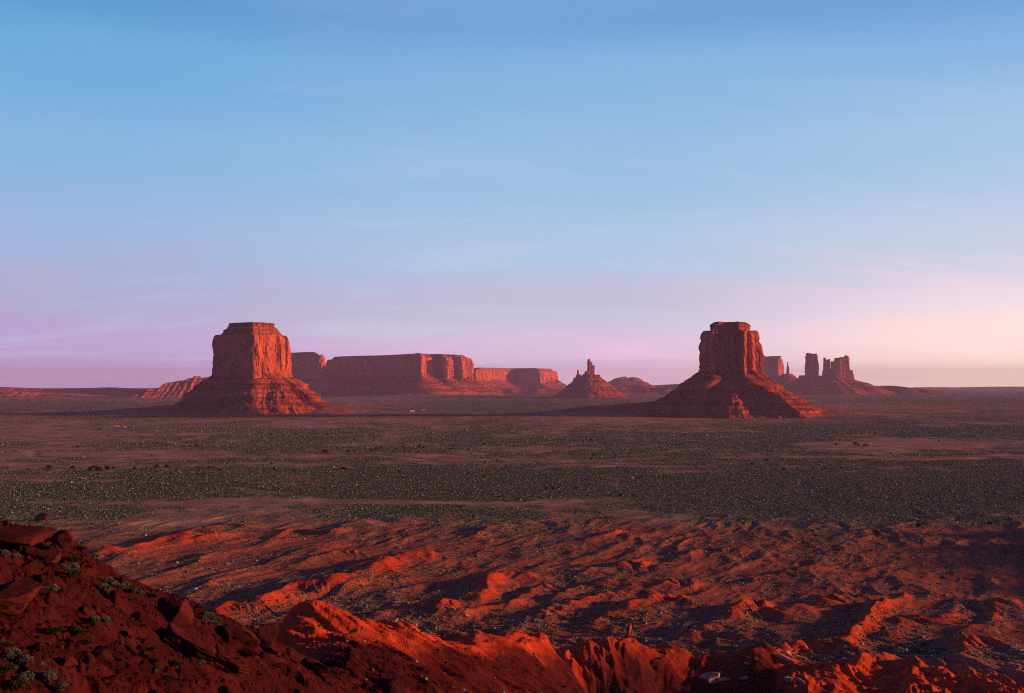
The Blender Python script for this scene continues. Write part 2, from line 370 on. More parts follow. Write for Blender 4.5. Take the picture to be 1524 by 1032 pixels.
M_pale = mat_rock('pale_boulder', (0.30, 0.26, 0.25), (0.48, 0.42, 0.38), streak=False, scale=12, bmp=2.0)

def simple_mat(name, c1_, c2_, scale=2.0, rough=.9):
    m, b = material(name); p = geo_pos(); b.inputs['Roughness'].default_value = rough
    lk(mixc(maprange(texn(p, scale, 4), .3, .7), c1_, c2_), b.inputs['Base Color']); return m
M_sage = simple_mat('sage_leaves', (0.06, 0.12, 0.105), (0.14, 0.23, 0.20), 3.0)
M_sage2 = simple_mat('dark_brush_leaves', (0.030, 0.042, 0.026), (0.07, 0.08, 0.045), 3.0)
M_sagefar = simple_mat('plain_brush_leaves', (0.008, 0.036, 0.034), (0.30, 0.46, 0.37), 0.35)
for _n in M_sagefar.node_tree.nodes:
    if _n.type == 'MAP_RANGE': _n.inputs[1].default_value = 0.46; _n.inputs[2].default_value = 0.66
M_jun = simple_mat('juniper_needles', (0.014, 0.020, 0.012), (0.040, 0.045, 0.022), .8)
M_bark = simple_mat('grey_bark', (0.06, 0.045, 0.035), (0.12, 0.09, 0.07), 4.0)
M_grass = simple_mat('dry_grass', (0.22, 0.16, 0.08), (0.34, 0.25, 0.13), 3.0)

# ------------------------------------------------------------------ mesh linking and tagging
def link_mesh(name, V, Fq, mat, parent=None, smooth=False, attrs=None, Ft=None, loc=None):
    me = bpy.data.meshes.new(name)
    V = np.asarray(V, np.float32); nq = 0 if Fq is None else len(Fq); ntri = 0 if Ft is None else len(Ft)
    me.vertices.add(len(V)); me.vertices.foreach_set('co', V.ravel())
    idx = []; st = []; tot = []
    if nq: idx.append(np.asarray(Fq, np.int32).ravel()); tot.append(np.full(nq, 4, np.int32))
    if ntri: idx.append(np.asarray(Ft, np.int32).ravel()); tot.append(np.full(ntri, 3, np.int32))
    idx = np.concatenate(idx); tot = np.concatenate(tot); st = np.r_[0, np.cumsum(tot)[:-1]].astype(np.int32)
    me.loops.add(len(idx)); me.loops.foreach_set('vertex_index', idx)
    me.polygons.add(len(tot)); me.polygons.foreach_set('loop_start', st); me.polygons.foreach_set('loop_total', tot)
    if smooth: me.polygons.foreach_set('use_smooth', np.ones(len(tot), bool))
    me.update(calc_edges=True)
    for k, v in (attrs or {}).items():
        a = me.attributes.new(k, 'FLOAT', 'POINT'); a.data.foreach_set('value', np.asarray(v, np.float32))
    me.materials.append(mat)
    o = bpy.data.objects.new(name, me); C.objects.link(o)
    if parent is not None: o.parent = parent
    if loc is not None: o.location = loc
    return o
def tag(o, label=None, cat=None, group=None, kind=None):
    if label: o['label'] = label
    if cat: o['category'] = cat
    if group: o['group'] = group
    if kind: o['kind'] = kind
    return o
def empty(name, loc, rz=0):
    o = bpy.data.objects.new(name, None); C.objects.link(o); o.location = loc; o.rotation_euler = (0, 0, rz); return o
def grid_faces(nr, nc, wrap=False):
    r = np.arange(nr - 1)[:, None]; c = np.arange(nc if wrap else nc - 1)[None]; c1_ = (c + 1) % nc
    return np.stack([r * nc + c, r * nc + c1_, (r + 1) * nc + c1_, (r + 1) * nc + c], -1).reshape(-1, 4)

# ------------------------------------------------------------------ ground sheet: polar grid, fine inside the view
a_in = np.arctan(np.linspace(-800, 800, 1560) / F)
a_out = np.linspace(a_in[-1], 2 * np.pi + a_in[0], 130)[1:-1]
ang = np.concatenate([a_in, a_out])
def lsp(a, b, n): return np.exp(np.linspace(math.log(a), math.log(b), n, endpoint=False))
rad = np.concatenate([lsp(1.0, 24, 30), lsp(24, 130, 520), lsp(130, 380, 330), lsp(380, 900, 640), lsp(900, 5000, 330), lsp(5000, 25500, 80), [25500.0]])
R, A = np.meshgrid(rad, ang, indexing='ij')
GX, GY = R * np.sin(A), R * np.cos(A)
GH = height(GX.ravel(), GY.ravel()).reshape(GX.shape)
gx = np.gradient(GH, axis=0) / np.gradient(R, axis=0)
gs = np.gradient(GH, axis=1) / np.maximum(np.abs(np.gradient(A, axis=1)) * R, 1e-3)
slope = np.hypot(gx, gs)
cov = cover(GX.ravel(), GY.ravel(), GH.ravel()).reshape(GX.shape)
rr_ = np.hypot(GX, GY)
low = ridge_height(GX.ravel(), GY.ravel()).reshape(GX.shape)
bad = sstep(GY, 350, 430) * (1 - sstep(GY + 60 * noise2(GX / 100, GY / 160), 700, 850))
red = np.clip(bad * (0.14 + 0.8 * sstep(low, 1.4, 4.2) + 0.35 * sstep(slope, 0.2, 0.5) + 0.25 * fbm(GX / 50, GY / 70, 3)), 0, 1)
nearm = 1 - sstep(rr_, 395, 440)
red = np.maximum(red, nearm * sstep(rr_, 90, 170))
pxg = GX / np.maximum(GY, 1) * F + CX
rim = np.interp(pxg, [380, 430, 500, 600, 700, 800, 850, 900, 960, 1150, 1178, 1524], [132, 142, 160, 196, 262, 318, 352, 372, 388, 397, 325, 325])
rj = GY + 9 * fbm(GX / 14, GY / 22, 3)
soil_shade = nearm * (1 - sstep(rj - rim, -18, 12)) * (0.93 + 0.07 * np.maximum(1 - sstep(rj, 120, 230), sstep(pxg, 760, 850)))  # dark near soil; same tone paints shade below the crest and in the hollow
soil_shade = np.where(GY < 20, 1, soil_shade)
redfar = sstep(GY, 2600, 3300) * (1 - sstep(GY, 4600, 5600)) * 0.45
apr_ = np.maximum.reduce([apron(GX, GY, P, w_ * 1.15) for P, w_ in APR[:2]]) * (GY > 3000)
red = np.maximum(red, 0.75 * sstep(apr_, 3, 16))
red = np.maximum(red, redfar * sstep(fbm(GX / 150, GY / 150, 3), -.2, .4))
veg = np.clip(sstep(cov, -.1, 1.05) * (1 - 0.9 * red) * (1 - 0.78 * bad), 0, 1) * (1 - nearm)
V = np.stack([GX, GY, GH], -1).reshape(-1, 3)
Fq = grid_faces(len(rad), len(ang), wrap=True)[:, ::-1]
nb = len(V); V = np.vstack([V, [[0, 0, hz(0, 0)]]])
j = np.arange(len(ang)); Ft = np.stack([np.full(len(ang), nb), (j + 1) % len(ang), j], -1)
app = lambda a: np.append(a.ravel(), 0)
g = link_mesh('ground', V, Fq, M_ground, smooth=True, Ft=Ft, attrs=dict(veg=app(veg), red=app(red), bad=app(bad), soil_shade=np.append(soil_shade.ravel(), 1)))
tag(g, kind='structure')

# ------------------------------------------------------------------ buttes and mesas
def resample(P, n):
    P = np.asarray(P, float); Q = np.vstack([P, P[:1]]); d = np.r_[0, np.cumsum(np.hypot(*np.diff(Q, axis=0).T))]
    s = np.linspace(0, d[-1], n, endpoint=False)
    return np.c_[np.interp(s, d, Q[:, 0]), np.interp(s, d, Q[:, 1])], d[-1]
def csmooth(P, k):
    k = max(1, int(k)); ker = np.hanning(2 * k + 1); ker /= ker.sum()
    if 2 * k + 1 >= len(P): k = (len(P) - 3) // 2; ker = np.hanning(2 * k + 1); ker /= ker.sum()
    Q = np.vstack([P[-k:], P, P[:k]])
    return np.c_[np.convolve(Q[:, 0], ker, 'valid'), np.convolve(Q[:, 1], ker, 'valid')]
def normals(P):
    T = np.roll(P, -1, 0) - np.roll(P, 1, 0); Nn = np.c_[T[:, 1], -T[:, 0]]
    Nn /= np.maximum(np.hypot(*Nn.T), 1e-9)[:, None]
    area = (P[:, 0] * np.roll(P[:, 1], -1) - np.roll(P[:, 0], -1) * P[:, 1]).sum()
    return Nn if area > 0 else -Nn
def butte(name, foot, bands, n=700, flute=(60, 10), seed=0, corner=10, spread=0.16, label=None, cat='butte', group=None, ledge=1.0):
    """foot: footprint of the cliff (x, y). bands: list of (part, material, [(z, offset), ...] from the bottom up, rows, kind)."""
    B, per = resample(foot, n)
    B = csmooth(B, corner / per * n)
    Bs = csmooth(B, n * spread); Ns = normals(Bs); Nc = normals(csmooth(B, n * 0.012))
    cx, cy = B.mean(0)
    root = empty(name, (cx, cy, 0)); tag(root, label, cat, group)
    L_, Aamp = flute
    for part, mat, prof, rows, kind in bands:
        z = np.array([p[0] for p in prof], float); o_ = np.array([p[1] for p in prof], float)
        s = np.r_[0, np.cumsum(np.hypot(np.diff(z), np.diff(o_)))]; q = np.linspace(0, s[-1], rows)
        zz = np.interp(q, s, z)[:, None]; oo = np.interp(q, s, o_)[:, None]
        far = np.clip(oo / (0.12 * per), 0, 1)
        bx = B[:, 0][None] * (1 - far) + Bs[:, 0][None] * far * 1.0 + B[:, 0][None] * 0
        by = B[:, 1][None] * (1 - far) + Bs[:, 1][None] * far
        # keep the offset shape outside the real footprint
        reach = np.hypot(B[:, 0] - Bs[:, 0], B[:, 1] - Bs[:, 1])[None] * np.sign(((B - Bs) * Ns).sum(1))[None]
        nx = Nc[:, 0][None] * (1 - far) + Ns[:, 0][None] * far; ny = Nc[:, 1][None] * (1 - far) + Ns[:, 1][None] * far
        oo2 = oo + np.maximum(reach, 0) * far * 0.8
        zw = zz + 0 * bx
        sx, sy = bx + seed * 97.0, by + seed * 31.0
        if kind == 'cap':
            Bc = csmooth(B, n * .02); Rm = np.hypot(Bc[:, 0] - cx, Bc[:, 1] - cy); k_ = 1 + oo / min(Rm.mean(), 700.0) * np.clip(700.0 / Rm.mean(), 0, 1)
            bx = cx + (Bc[:, 0][None] - cx) * k_; by = cy + (Bc[:, 1][None] - cy) * k_; nx = ((Bc[:, 0] - cx) / Rm)[None]; ny = ((Bc[:, 1] - cy) / Rm)[None]; oo2 = 0 * oo
        if kind == 'cliff':
            zt = zw / (L_ * 5)
            c1_ = 1 - 2 * np.abs(noise3(sx / L_, sy / L_, zt))
            c2_ = 1 - 2 * np.abs(noise3(sx / L_ * 2.7 + 5, sy / L_ * 2.7, zt * 1.6 + 3))
            c3_ = noise3(sx / L_ * 7, sy / L_ * 7, zt * 3.5)
            blk = np.floor(3 * noise3(sx / L_ * 1.3 + 9, sy / L_ * 1.3, zw / (L_ * 1.6))) / 3
            wob_ = 0.25 * noise3(zw / (L_ * .8), sx / L_ * .5, sy / L_ * .5)
            def steps(v, k_): v = v * k_; f_ = np.floor(v); return (f_ + sstep(v - f_, .35, .65)) / k_
            q1 = steps(noise3(sx / L_ * 1.15 + wob_, sy / L_ * 1.15, zw / (L_ * 6)), 3.0); q2 = steps(noise3(sx / L_ * 3.1 + 5 + wob_, sy / L_ * 3.1, zw / (L_ * 2.2) + 9), 2.6)
            crk = np.exp(-(noise3(sx / L_ * 1.9 + wob_ * .6, sy / L_ * 1.9 + 20, zw / (L_ * 4)) / .07) ** 2) * (.4 + .6 * (noise3(sx / L_, sy / L_, zw / L_ + 5) > -.2))
            d = Aamp * (1.25 * q1 + 0.55 * q2 - 0.75 * crk + 0.35 * c1_ + 0.16 * c3_ + 0.3 * blk)
            d = d + ledge * Aamp * (0.12 * noise3(zw / 7 + seed, sx / 400, sy / 400) + 0.22 * np.floor(2.2 * noise3(zw / 22 + seed, sx / 260, sy / 260)) / 2.2 + 0.14 * noise3(sx / 6, sy / 6, zw / 9))
            top = (q / q[-1])[:, None]; d = d * (0.55 + 0.45 * np.sin(np.pi * np.clip(top * 0.9 + 0.08, 0, 1)))
            zw = zw + (top > 0.75) * Aamp * 0.35 * noise3(sx / L_ * 1.7, sy / L_ * 1.7, 0 * sx + 4) * (top - 0.75) * 4
        elif kind == 'talus':
            env = np.clip(oo / (oo.max() + 1e-6), 0, 1); env = np.sin(np.pi * np.clip(env * .8 + .12, 0, 1))
            g1 = 1 - 2 * np.abs(noise3(sx / (L_ * 1.0), sy / (L_ * 1.0), zw / 400)); g2 = 1 - 2 * np.abs(noise3(sx / (L_ * .33), sy / (L_ * .33), zw / 150 + 7))
            w3 = noise3(sx / (L_ * 2.3), sy / (L_ * 2.3), zw / 200 + 3)
            d = env * Aamp * ((1.3 + 1.1 * w3) * g1 + 0.9 * g2 + 0.5 * (1 - 2 * np.abs(noise3(sx / (L_ * .13), sy / (L_ * .13), zw / 60 + 7)))) + Aamp * 0.4 * noise3((bx + nx * oo) / 9, (by + ny * oo) / 9, zw / 5)
            rim = np.interp(q, s, z)[:, None] * 0 + 1
            d = d + Aamp * 0.35 * noise3(zw / 6.0 + seed, (sx + nx * oo) / 160, (sy + ny * oo) / 160)
            # the top edge climbs into the cliff's recesses
            tt = (q / q[-1])[:, None]; zw = zw + sstep(tt, .7, 1) * Aamp * 1.2 * noise3(sx / L_ * 1.2 + 3, sy / L_ * 1.2, 0 * sx + 8)
        else:
            d = Aamp * (0.30 * noise3(sx / L_ * 2.2, sy / L_ * 2.2, zw / 30) + 0.22 * noise3(sx / 8, sy / 8, zw / 4)) + Aamp * .2 * noise3(zw / 4 + seed, sx / 300, sy / 300)
        X = bx + nx * (oo2 + d); Y = by + ny * (oo2 + d)
        rowsV = np.stack([X, Y, zw + 0 * X], -1).reshape(-1, 3)
        Fq = grid_faces(rows, n, wrap=True)
        # close the top with rings shrinking to the centre
        nv = len(rowsV); topring = rowsV[-n:]; c0 = topring.mean(0)
        rings = [rowsV]; Fs = [Fq]; base = (rows - 1) * n
        for ki, k in enumerate((0.93, 0.7, 0.35)):
            ring = c0 + (topring - c0) * k; ring[:, 2] = topring[:, 2] * (1 - (1 - k)) + c0[2] * (1 - k) + Aamp * .1 * noise3(ring[:, 0] / L_, ring[:, 1] / L_, 0 * ring[:, 0])
            idx = np.arange(n); b2 = nv + ki * n
            Fs.append(np.stack([base + idx, base + (idx + 1) % n, b2 + (idx + 1) % n, b2 + idx], -1)); rings.append(ring); base = b2
        Vv = np.vstack(rings + [c0[None]]); idx = np.arange(n)
        Ft_ = np.stack([base + idx, base + (idx + 1) % n, np.full(n, len(Vv) - 1)], -1)
        Vv = Vv - np.array([cx, cy, 0])
        link_mesh(part, Vv, np.vstack(Fs), mat, root, smooth=False, Ft=Ft_)
    return root
def fp(pts): return [((px - CX) / F * D, D) for px, D in pts]
def zat(py, D): return CZ - (py - HY) / F * D

# the large butte left of centre
D = 3700
butte('butte', fp([(316, 3700), (330, 3655), (352, 3625), (377, 3575), (404, 3640), (430, 3705), (428, 3790), (395, 3850), (345, 3850)]), [
  ('talus', M_talus, [(-25, 215), (-2, 165), (8, 140), (22, 132), (30, 118), (48, 88), (62, 84), (80, 56), (84, 52), (94, 49), (112, 16), (122, 2), (128, -6)], 90, 'talus'),
  ('cliff', M_cliff, [(104, 4), (125, 3), (150, 1), (200, -1), (240, -4), (256, -7), (262, -12)], 110, 'cliff'),
  ('caprock', M_cap, [(254, -14), (262, -17), (266, -26), (272, -30), (280, -34), (285, -44), (290, -48), (292, -50), (303, -51), (304, -56)], 50, 'cap')],
  n=1000, flute=(52, 12), seed=1, corner=10, spread=.2, label='large flat-topped butte left of centre, its right face glowing orange')
# rock knob standing on the right shoulder of the cliff is part of the wall noise
# the butte right of centre
butte('butte', fp([(1042, 3460), (1048, 3378), (1061, 3338), (1066, 3366), (1078, 3388), (1086, 3375), (1094, 3370), (1098, 3395), (1107, 3335), (1116, 3380), (1120, 3378), (1131, 3450), (1128, 3500), (1108, 3560), (1062, 3560)]), [
  ('talus', M_talus, [(-25, 270), (-2, 215), (10, 180), (20, 172), (36, 136), (44, 132), (60, 98), (66, 94), (84, 64), (92, 60), (112, 28), (128, 6), (136, -6)], 90, 'talus'),
  ('cliff', M_cliff, [(104, 8), (128, 5), (150, 3), (200, 0), (245, -3), (256, -6), (263, -11)], 110, 'cliff'),
  ('caprock', M_cap, [(252, -16), (260, -22), (264, -32), (268, -34), (272, -31), (276, -34), (280, -31), (287, -34), (291, -42)], 40, 'cap')],
  n=1000, flute=(42, 10), seed=2, corner=4, spread=.3, label='tall dark butte right of centre on a broad talus cone, only its right edge lit')
# the long mesa behind
butte('mesa', fp([(380, 9300), (415, 9250), (432, 9100), (440, 9080), (455, 8950), (468, 8900), (478, 8800), (482, 9000), (484, 9400), (450, 9800), (390, 9800)]), [
  ('talus', M_talus, [(-30, 330), (0, 250), (18, 205), (26, 195), (60, 130), (68, 125), (100, 60), (135, 10), (150, -15)], 70, 'talus'),
  ('cliff', M_cliff, [(115, 8), (140, 5), (200, 0), (270, -5), (315, -10), (325, -20)], 80, 'cliff'),
  ('caprock', M_cap, [(315, -25), (330, -60), (345, -90), (352, -100), (357, -105), (358, -110)], 26, 'cap')],
  n=900, flute=(90, 34), seed=23, corner=20, spread=0.08, label='dark stepped mesa block directly right of the large left butte, partly hidden by it', cat='mesa')
butte('mesa', fp([(486, 9900), (500, 9700), (530, 9450), (560, 9350), (585, 9100), (612, 8850), (627, 8500), (636, 8800), (650, 8950), (656, 8930), (664, 8780), (672, 9050), (688, 9000), (700, 9300), (690, 10200), (560, 10800), (500, 10700)]), [
  ('talus', M_talus, [(-30, 330), (0, 250), (18, 215), (26, 205), (60, 130), (68, 125), (100, 60), (135, 10), (150, -15)], 70, 'talus'),
  ('cliff', M_cliff, [(115, 8), (140, 5), (200, 0), (270, -5), (305, -10), (312, -20)], 80, 'cliff'),
  ('caprock', M_cap, [(300, -25), (312, -40), (322, -60), (330, -70), (338, -75), (340, -85)], 26, 'cap')],
  n=1500, flute=(110, 40), seed=3, corner=20, spread=0.05, label='long flat-topped mesa behind the left butte, dark front wall and orange right end', cat='mesa')
# second far mesa
butte('mesa', fp([(690, 12600), (708, 11500), (735, 11900), (772, 12350), (776, 12200), (790, 12150), (805, 12080), (810, 12250), (828, 12700), (820, 13500), (690, 13800)]), [
  ('talus', M_talus, [(-30, 330), (0, 250), (20, 190), (30, 180), (70, 90), (110, 20), (130, -10)], 50, 'talus'),
  ('cliff', M_cliff, [(105, 8), (125, 5), (180, 0), (225, -5), (240, -12)], 50, 'cliff'),
  ('caprock', M_cap, [(232, -20), (246, -40), (256, -60), (266, -75), (270, -95)], 20, 'cap')],
  n=900, flute=(130, 26), seed=4, corner=24, spread=0.06, label='hazy pink mesa in the distance right of the long mesa', cat='mesa')

def spire(name, px0, px1, D, z0, z1, parent, seed, taper=0.75, mat=None, n=160, rows=60, depth=None):
    """a free-standing rock tower between two columns of the photograph at distance D"""
    xc = ((px0 + px1) / 2 - CX) / F * D; wd = (px1 - px0) / F * D / 2; dp = depth or wd * 0.9
    a = np.linspace(0, 2 * np.pi, n, endpoint=False); t_ = np.linspace(0, 1, rows)[:, None]
    c, s = np.cos(a)[None], np.sin(a)[None]
    pw = 0.65; ux = np.sign(c) * np.abs(c) ** pw; uy = np.sign(s) * np.abs(s) ** pw
    rw = 1.0 + (taper - 1) * t_ ** 0.8
    zz = z0 + (z1 - z0) * t_
    fl = 0.16 * (1 - 2 * np.abs(noise3(ux * 2.2 + seed * 7, uy * 2.2, zz / 120))) + 0.10 * noise3(ux * 5 + seed, uy * 5, zz / 40) + 0.06 * noise3(ux * 9, uy * 9 + seed, zz / 14) + 0.05 * noise3(zz / 9 + 0 * ux, 0 * zz + 0 * ux + seed, 0 * zz + 0 * ux)
    rw = rw * (1 + fl) * (1 - 0.15 * sstep(t_, .93, 1))
    X = ux * wd * rw; Y = uy * dp * rw; Z = zz + 0 * X + sstep(t_, .8, 1) * (z1 - z0) * 0.05 * noise3(ux * 1.5 + seed, uy * 1.5, 0 * ux)
    Vv = np.stack([X, Y, Z], -1).reshape(-1, 3); Fq = grid_faces(rows, n, True)
    top = np.array([[0, 0, Z[-1].mean()]]); Vv = np.vstack([Vv, top]); i = np.arange(n)
    Ft_ = np.stack([(rows - 1) * n + i, (rows - 1) * n + (i + 1) % n, np.full(n, len(Vv) - 1)], -1)
    Vv = Vv + np.array([xc, D, 0])
    if parent is not None: Vv = Vv - np.array(parent.location)
    return link_mesh(name, Vv, Fq, mat or M_cliff, parent, Ft=Ft_)
# spire butte in the middle
D = 7800
r = butte('butte', fp([(864, 7780), (876, 7720), (890, 7760), (893, 7850), (880, 7900), (866, 7880)]), [
  ('talus', M_talus, [(-30, 300), (0, 200), (20, 150), (28, 140), (70, 90), (78, 86), (110, 45), (140, 12), (156, -8), (160, -20)], 60, 'talus')],
  n=500, flute=(70, 14), seed=5, corner=20, label='small pointed butte in the middle distance crowned with a cluster of thin spires')
spire('shoulder', 881, 893, D, 120, zat(558, D), r, 3, .9)
for k, (a, b, yt, dd) in enumerate([(870, 876, 553, -20), (874, 879, 535, 0), (877, 882, 539, 5), (880, 885, 544, 10)]):
    spire('spire', a, b, D + dd, 130, zat(yt, D), r, 10 + k, .8)
spire('spire', 857, 866, D + 260, 90, zat(558, D + 260), r, 21, .8); spire('spire', 858.5, 862, D + 250, 120, zat(551.5, D + 250), r, 22, .7)
spire('shoulder', 850, 867, D + 260, 20, zat(563, D + 260), r, 23, .5, M_talus, depth=120)
# low mound
D = 14000
butte('mound', fp([(915, 14000), (925, 13900), (945, 13900), (950, 14100), (930, 14300)]), [
  ('slope', M_talus, [(-30, 420), (0, 330), (60, 220), (80, 170), (105, 130), (112, 120), (130, 60), (150, 40), (158, 20), (170, 0), (176, -60)], 40, 'talus')],
  n=300, flute=(160, 16), seed=6, corner=60, label='low rounded purple mound far away right of the spire butte', cat='hill')
# low blue-purple ridges on the skyline
def skyline(name, pxs, tops, D, seed, label, foot=700, cat='ridge', mat=None, lit=60, depth=1500, rough=1.0, skew=0.0, col=0.0):
    n = 700; pxl = np.linspace(pxs[0], pxs[-1], n); x = (pxl - CX) / F * D
    zt = np.interp(pxl, pxs, [zat(t_, D) for t_ in tops])
    prof = [(-1.0, 0.0), (-.62, .26), (-.58, .36), (-.36, .52), (-.30, .68), (-.12, .84), (-.06, 1.0), (0.2, 1.0), (1.0, .3)]
    rows = 46; u = np.linspace(-1, 1, rows); hh = np.interp(u, [p[0] for p in prof], [p[1] for p in prof])
    U, X = np.meshgrid(u, x, indexing='ij'); Hh = np.repeat(hh[:, None], n, 1)
    wob = noise3(X / 260 + seed, 0 * X, 0 * X) * 0.22 + noise3(X / 80, 0 * X + seed, 0 * X) * 0.10
    Y = D + np.where(U < 0, U * foot, U * depth) - foot * wob * (U < .5) * (1 - np.abs(U) * .6) * rough
    Y = Y + (X - x.mean()) * skew
    if col: Y = Y - col * np.floor(3 * noise3(X / 70 + seed, Hh * .15, 0 * X)) / 2 - col * .6 * (1 - 2 * np.abs(noise3(X / 35 + seed, Hh * .3, 0 * X + 3)))
    Z = Hh * (zt[None] + 20) - 20 + 6 * rough * noise3(X / 60, Y / 60, Hh * 3) * np.sin(np.pi * np.clip(Hh, 0, 1))
    Vv = np.stack([X, Y, Z], -1).reshape(-1, 3)
    o = link_mesh(name, Vv, grid_faces(rows, n), mat or M_talus); tag(o, label, cat); return o
skyline('far_ridge', [880, 930, 945, 960, 1000, 1040, 1100, 1180], [579, 576, 573, 575, 572.5, 571, 571, 578], 13000, 3, 'low blue ridge on the skyline between the mound and the dark butte')
skyline('far_ridge', [1340, 1400, 1440, 1500, 1600, 1750], [577.5, 576.6, 577, 575.8, 575.6, 576], 21000, 5, 'faint purple ridge along the right horizon', foot=1200, depth=2500)
skyline('escarpment', [-120, 0, 20, 60, 130, 150, 185, 220, 250, 300, 360], [574, 576.5, 577.5, 579, 578, 577, 580, 579.5, 577, 575, 573], 9000, 8, 'long low red escarpment at the far left horizon', foot=450, mat=M_talus, skew=.25, col=45)
skyline('escarpment', [-120, 0, 30, 62, 75, 110], [581, 583, 584, 588, 591, 592], 7600, 12, 'low orange bluff at the left edge in front of the escarpment', foot=300, mat=M_talus, skew=.5, col=25)
skyline('rock_terrace', [690, 760, 830, 900, 960, 1010, 1040], [580, 578.5, 579, 577.5, 577, 579, 582], 10500, 15, 'low purple terrace below the far mesa and spire butte', foot=420)
# jagged red ridge behind left butte
skyline('rock_ridge', [222, 232, 238, 247, 250, 251, 253, 262, 266, 276, 280, 284, 287, 289, 291, 294, 300, 306, 330, 350], [585, 582, 578, 577.5, 572, 574, 570, 568.5, 567, 566, 563, 563.5, 560, 559.5, 562, 563.5, 562, 561, 560, 574], 7900, 19, 'jagged crimson rock ridge rising just left of the large left butte', foot=330, mat=M_talus, skew=.75, col=16, depth=500)
# far right group
D = 11500
butte('mesa', fp([(1105, 11500), (1130, 11300), (1143, 11350), (1150, 11420), (1158, 11300), (1165, 11500), (1160, 12000), (1110, 12100)]), [
  ('talus', M_talus, [(-30, 500), (0, 400), (30, 300), (40, 290), (90, 180), (100, 174), (150, 60), (190, 5), (200, -15)], 50, 'talus'),
  ('cliff', M_cliff, [(165, 8), (200, 3), (300, -3), (345, -8), (366, -20), (380, -35), (384, -45)], 60, 'cliff')],
  n=700, flute=(80, 16), seed=11, corner=10, spread=.12, label='distant mesa with striped lit face just right of the dark butte', cat='mesa')
D = 10600
r = butte('rock_pinnacle', fp([(1166, 10600), (1172, 10570), (1179, 10600), (1172, 10650)]), [
  ('talus', M_talus, [(-30, 430), (0, 340), (30, 270), (38, 262), (70, 190), (78, 184), (120, 110), (150, 50), (178, 10), (184, -10)], 50, 'talus')],
  n=300, flute=(90, 14), seed=12, corner=20, label='needle-thin rock pinnacle on a dark cone between distant mesa and towers', cat='rock spire')
spire('spire', 1170, 1175, D, 150, zat(545, D), r, 31, .6); spire('spire', 1171.2, 1173.6, D, 240, zat(539, D), r, 32, .5)
D = 10000
r = butte('castle_rocks', fp([(1190, 10000), (1215, 9920), (1240, 9900), (1262, 9960), (1266, 10060), (1230, 10120), (1195, 10100)]), [
  ('talus', M_talus, [(-30, 560), (0, 430), (18, 360), (24, 350), (50, 270), (58, 262), (84, 170), (92, 164), (130, 60), (158, 10), (168, -20)], 60, 'talus')],
  n=700, flute=(90, 16), seed=13, corner=30, spread=.14, label='group of castle-like rock towers lit orange on the right skyline', cat='rock towers')
tower = spire('tower', 1198.5, 1217, D, 130, zat(527, D), r, 41, .80); tag(tower, 'tallest single round tower at the left of the group')
spire('spire', 1224.5, 1230, D - 20, 120, zat(533, D), r, 42, .55); spire('spire', 1229, 1235.5, D - 20, 120, zat(535.5, D), r, 43, .85)
spire('spire', 1224, 1237, D - 10, 110, zat(551, D), r, 44, .8)
for k, (a, b, yt) in enumerate([(1236.5, 1245, 538), (1241, 1252, 533), (1249, 1258, 532.5), (1255, 1264, 530.5)]):
    spire('tower', a, b, D - 30 + 12 * k, 110, zat(yt, D), r, 50 + k, .82)
spire('shoulder', 1256, 1271, D + 20, 100, zat(551, D), r, 60, .6)
spire('shoulder', 1188, 1200, D, 90, zat(559, D), r, 61, .7, M_talus)
skyline('far_ridge', [1255, 1275, 1290, 1310, 1330, 1352, 1400], [565, 569, 573, 574.5, 574.2, 577.5, 582], 10050, 17, 'dark tail of ridge sloping down right of the castle towers', foot=300, depth=500)

# ------------------------------------------------------------------ dirt tracks
def strip(name, pts, width, label=None, z=0.12):
    P = np.array([atz(a, b) for a, b in pts]); d = np.r_[0, np.cumsum(np.hypot(*np.diff(P, axis=0).T))]
    s = np.linspace(0, d[-1], int(d[-1] / 6)); X = np.interp(s, d, P[:, 0]); Y = np.interp(s, d, P[:, 1])
    k = 12; ker = np.ones(2 * k + 1) / (2 * k + 1); pad = lambda a: np.r_[np.full(k, a[0]), a, np.full(k, a[-1])]
    X = np.convolve(pad(X), ker, 'valid'); Y = np.convolve(pad(Y), ker, 'valid')
    T = np.gradient(np.c_[X, Y], axis=0); T /= np.hypot(*T.T)[:, None]
    off = np.linspace(-.5, .5, 5)[None]; wd = width * (1 + .25 * noise2(s / 40, s * 0))[:, None]
    GXX = X[:, None] - T[:, 1][:, None] * off * wd; GYY = Y[:, None] + T[:, 0][:, None] * off * wd
    H = height(GXX.ravel(), GYY.ravel()).reshape(GXX.shape)
    H = np.maximum(H, H.mean(1, keepdims=True)) + z + 0.25
    o = link_mesh(name, np.stack([GXX, GYY, H], -1).reshape(-1, 3), grid_faces(len(s), 5), M_road, smooth=True)
    o['kind'] = 'structure'; return o
M_road = simple_mat('dusty_track', (0.30, 0.15, 0.11), (0.40, 0.21, 0.15), .05)
strip('dirt_road', [(760, 700), (845, 694), (905, 692.5), (960, 689), (1040, 687), (1150, 686.5), (1230, 688), (1300, 682), (1420, 680), (1560, 682)], 9)
strip('dirt_road', [(300, 663), (360, 664), (420, 671), (470, 673), (540, 676), (600, 678), (650, 686), (720, 693), (800, 697)], 7)

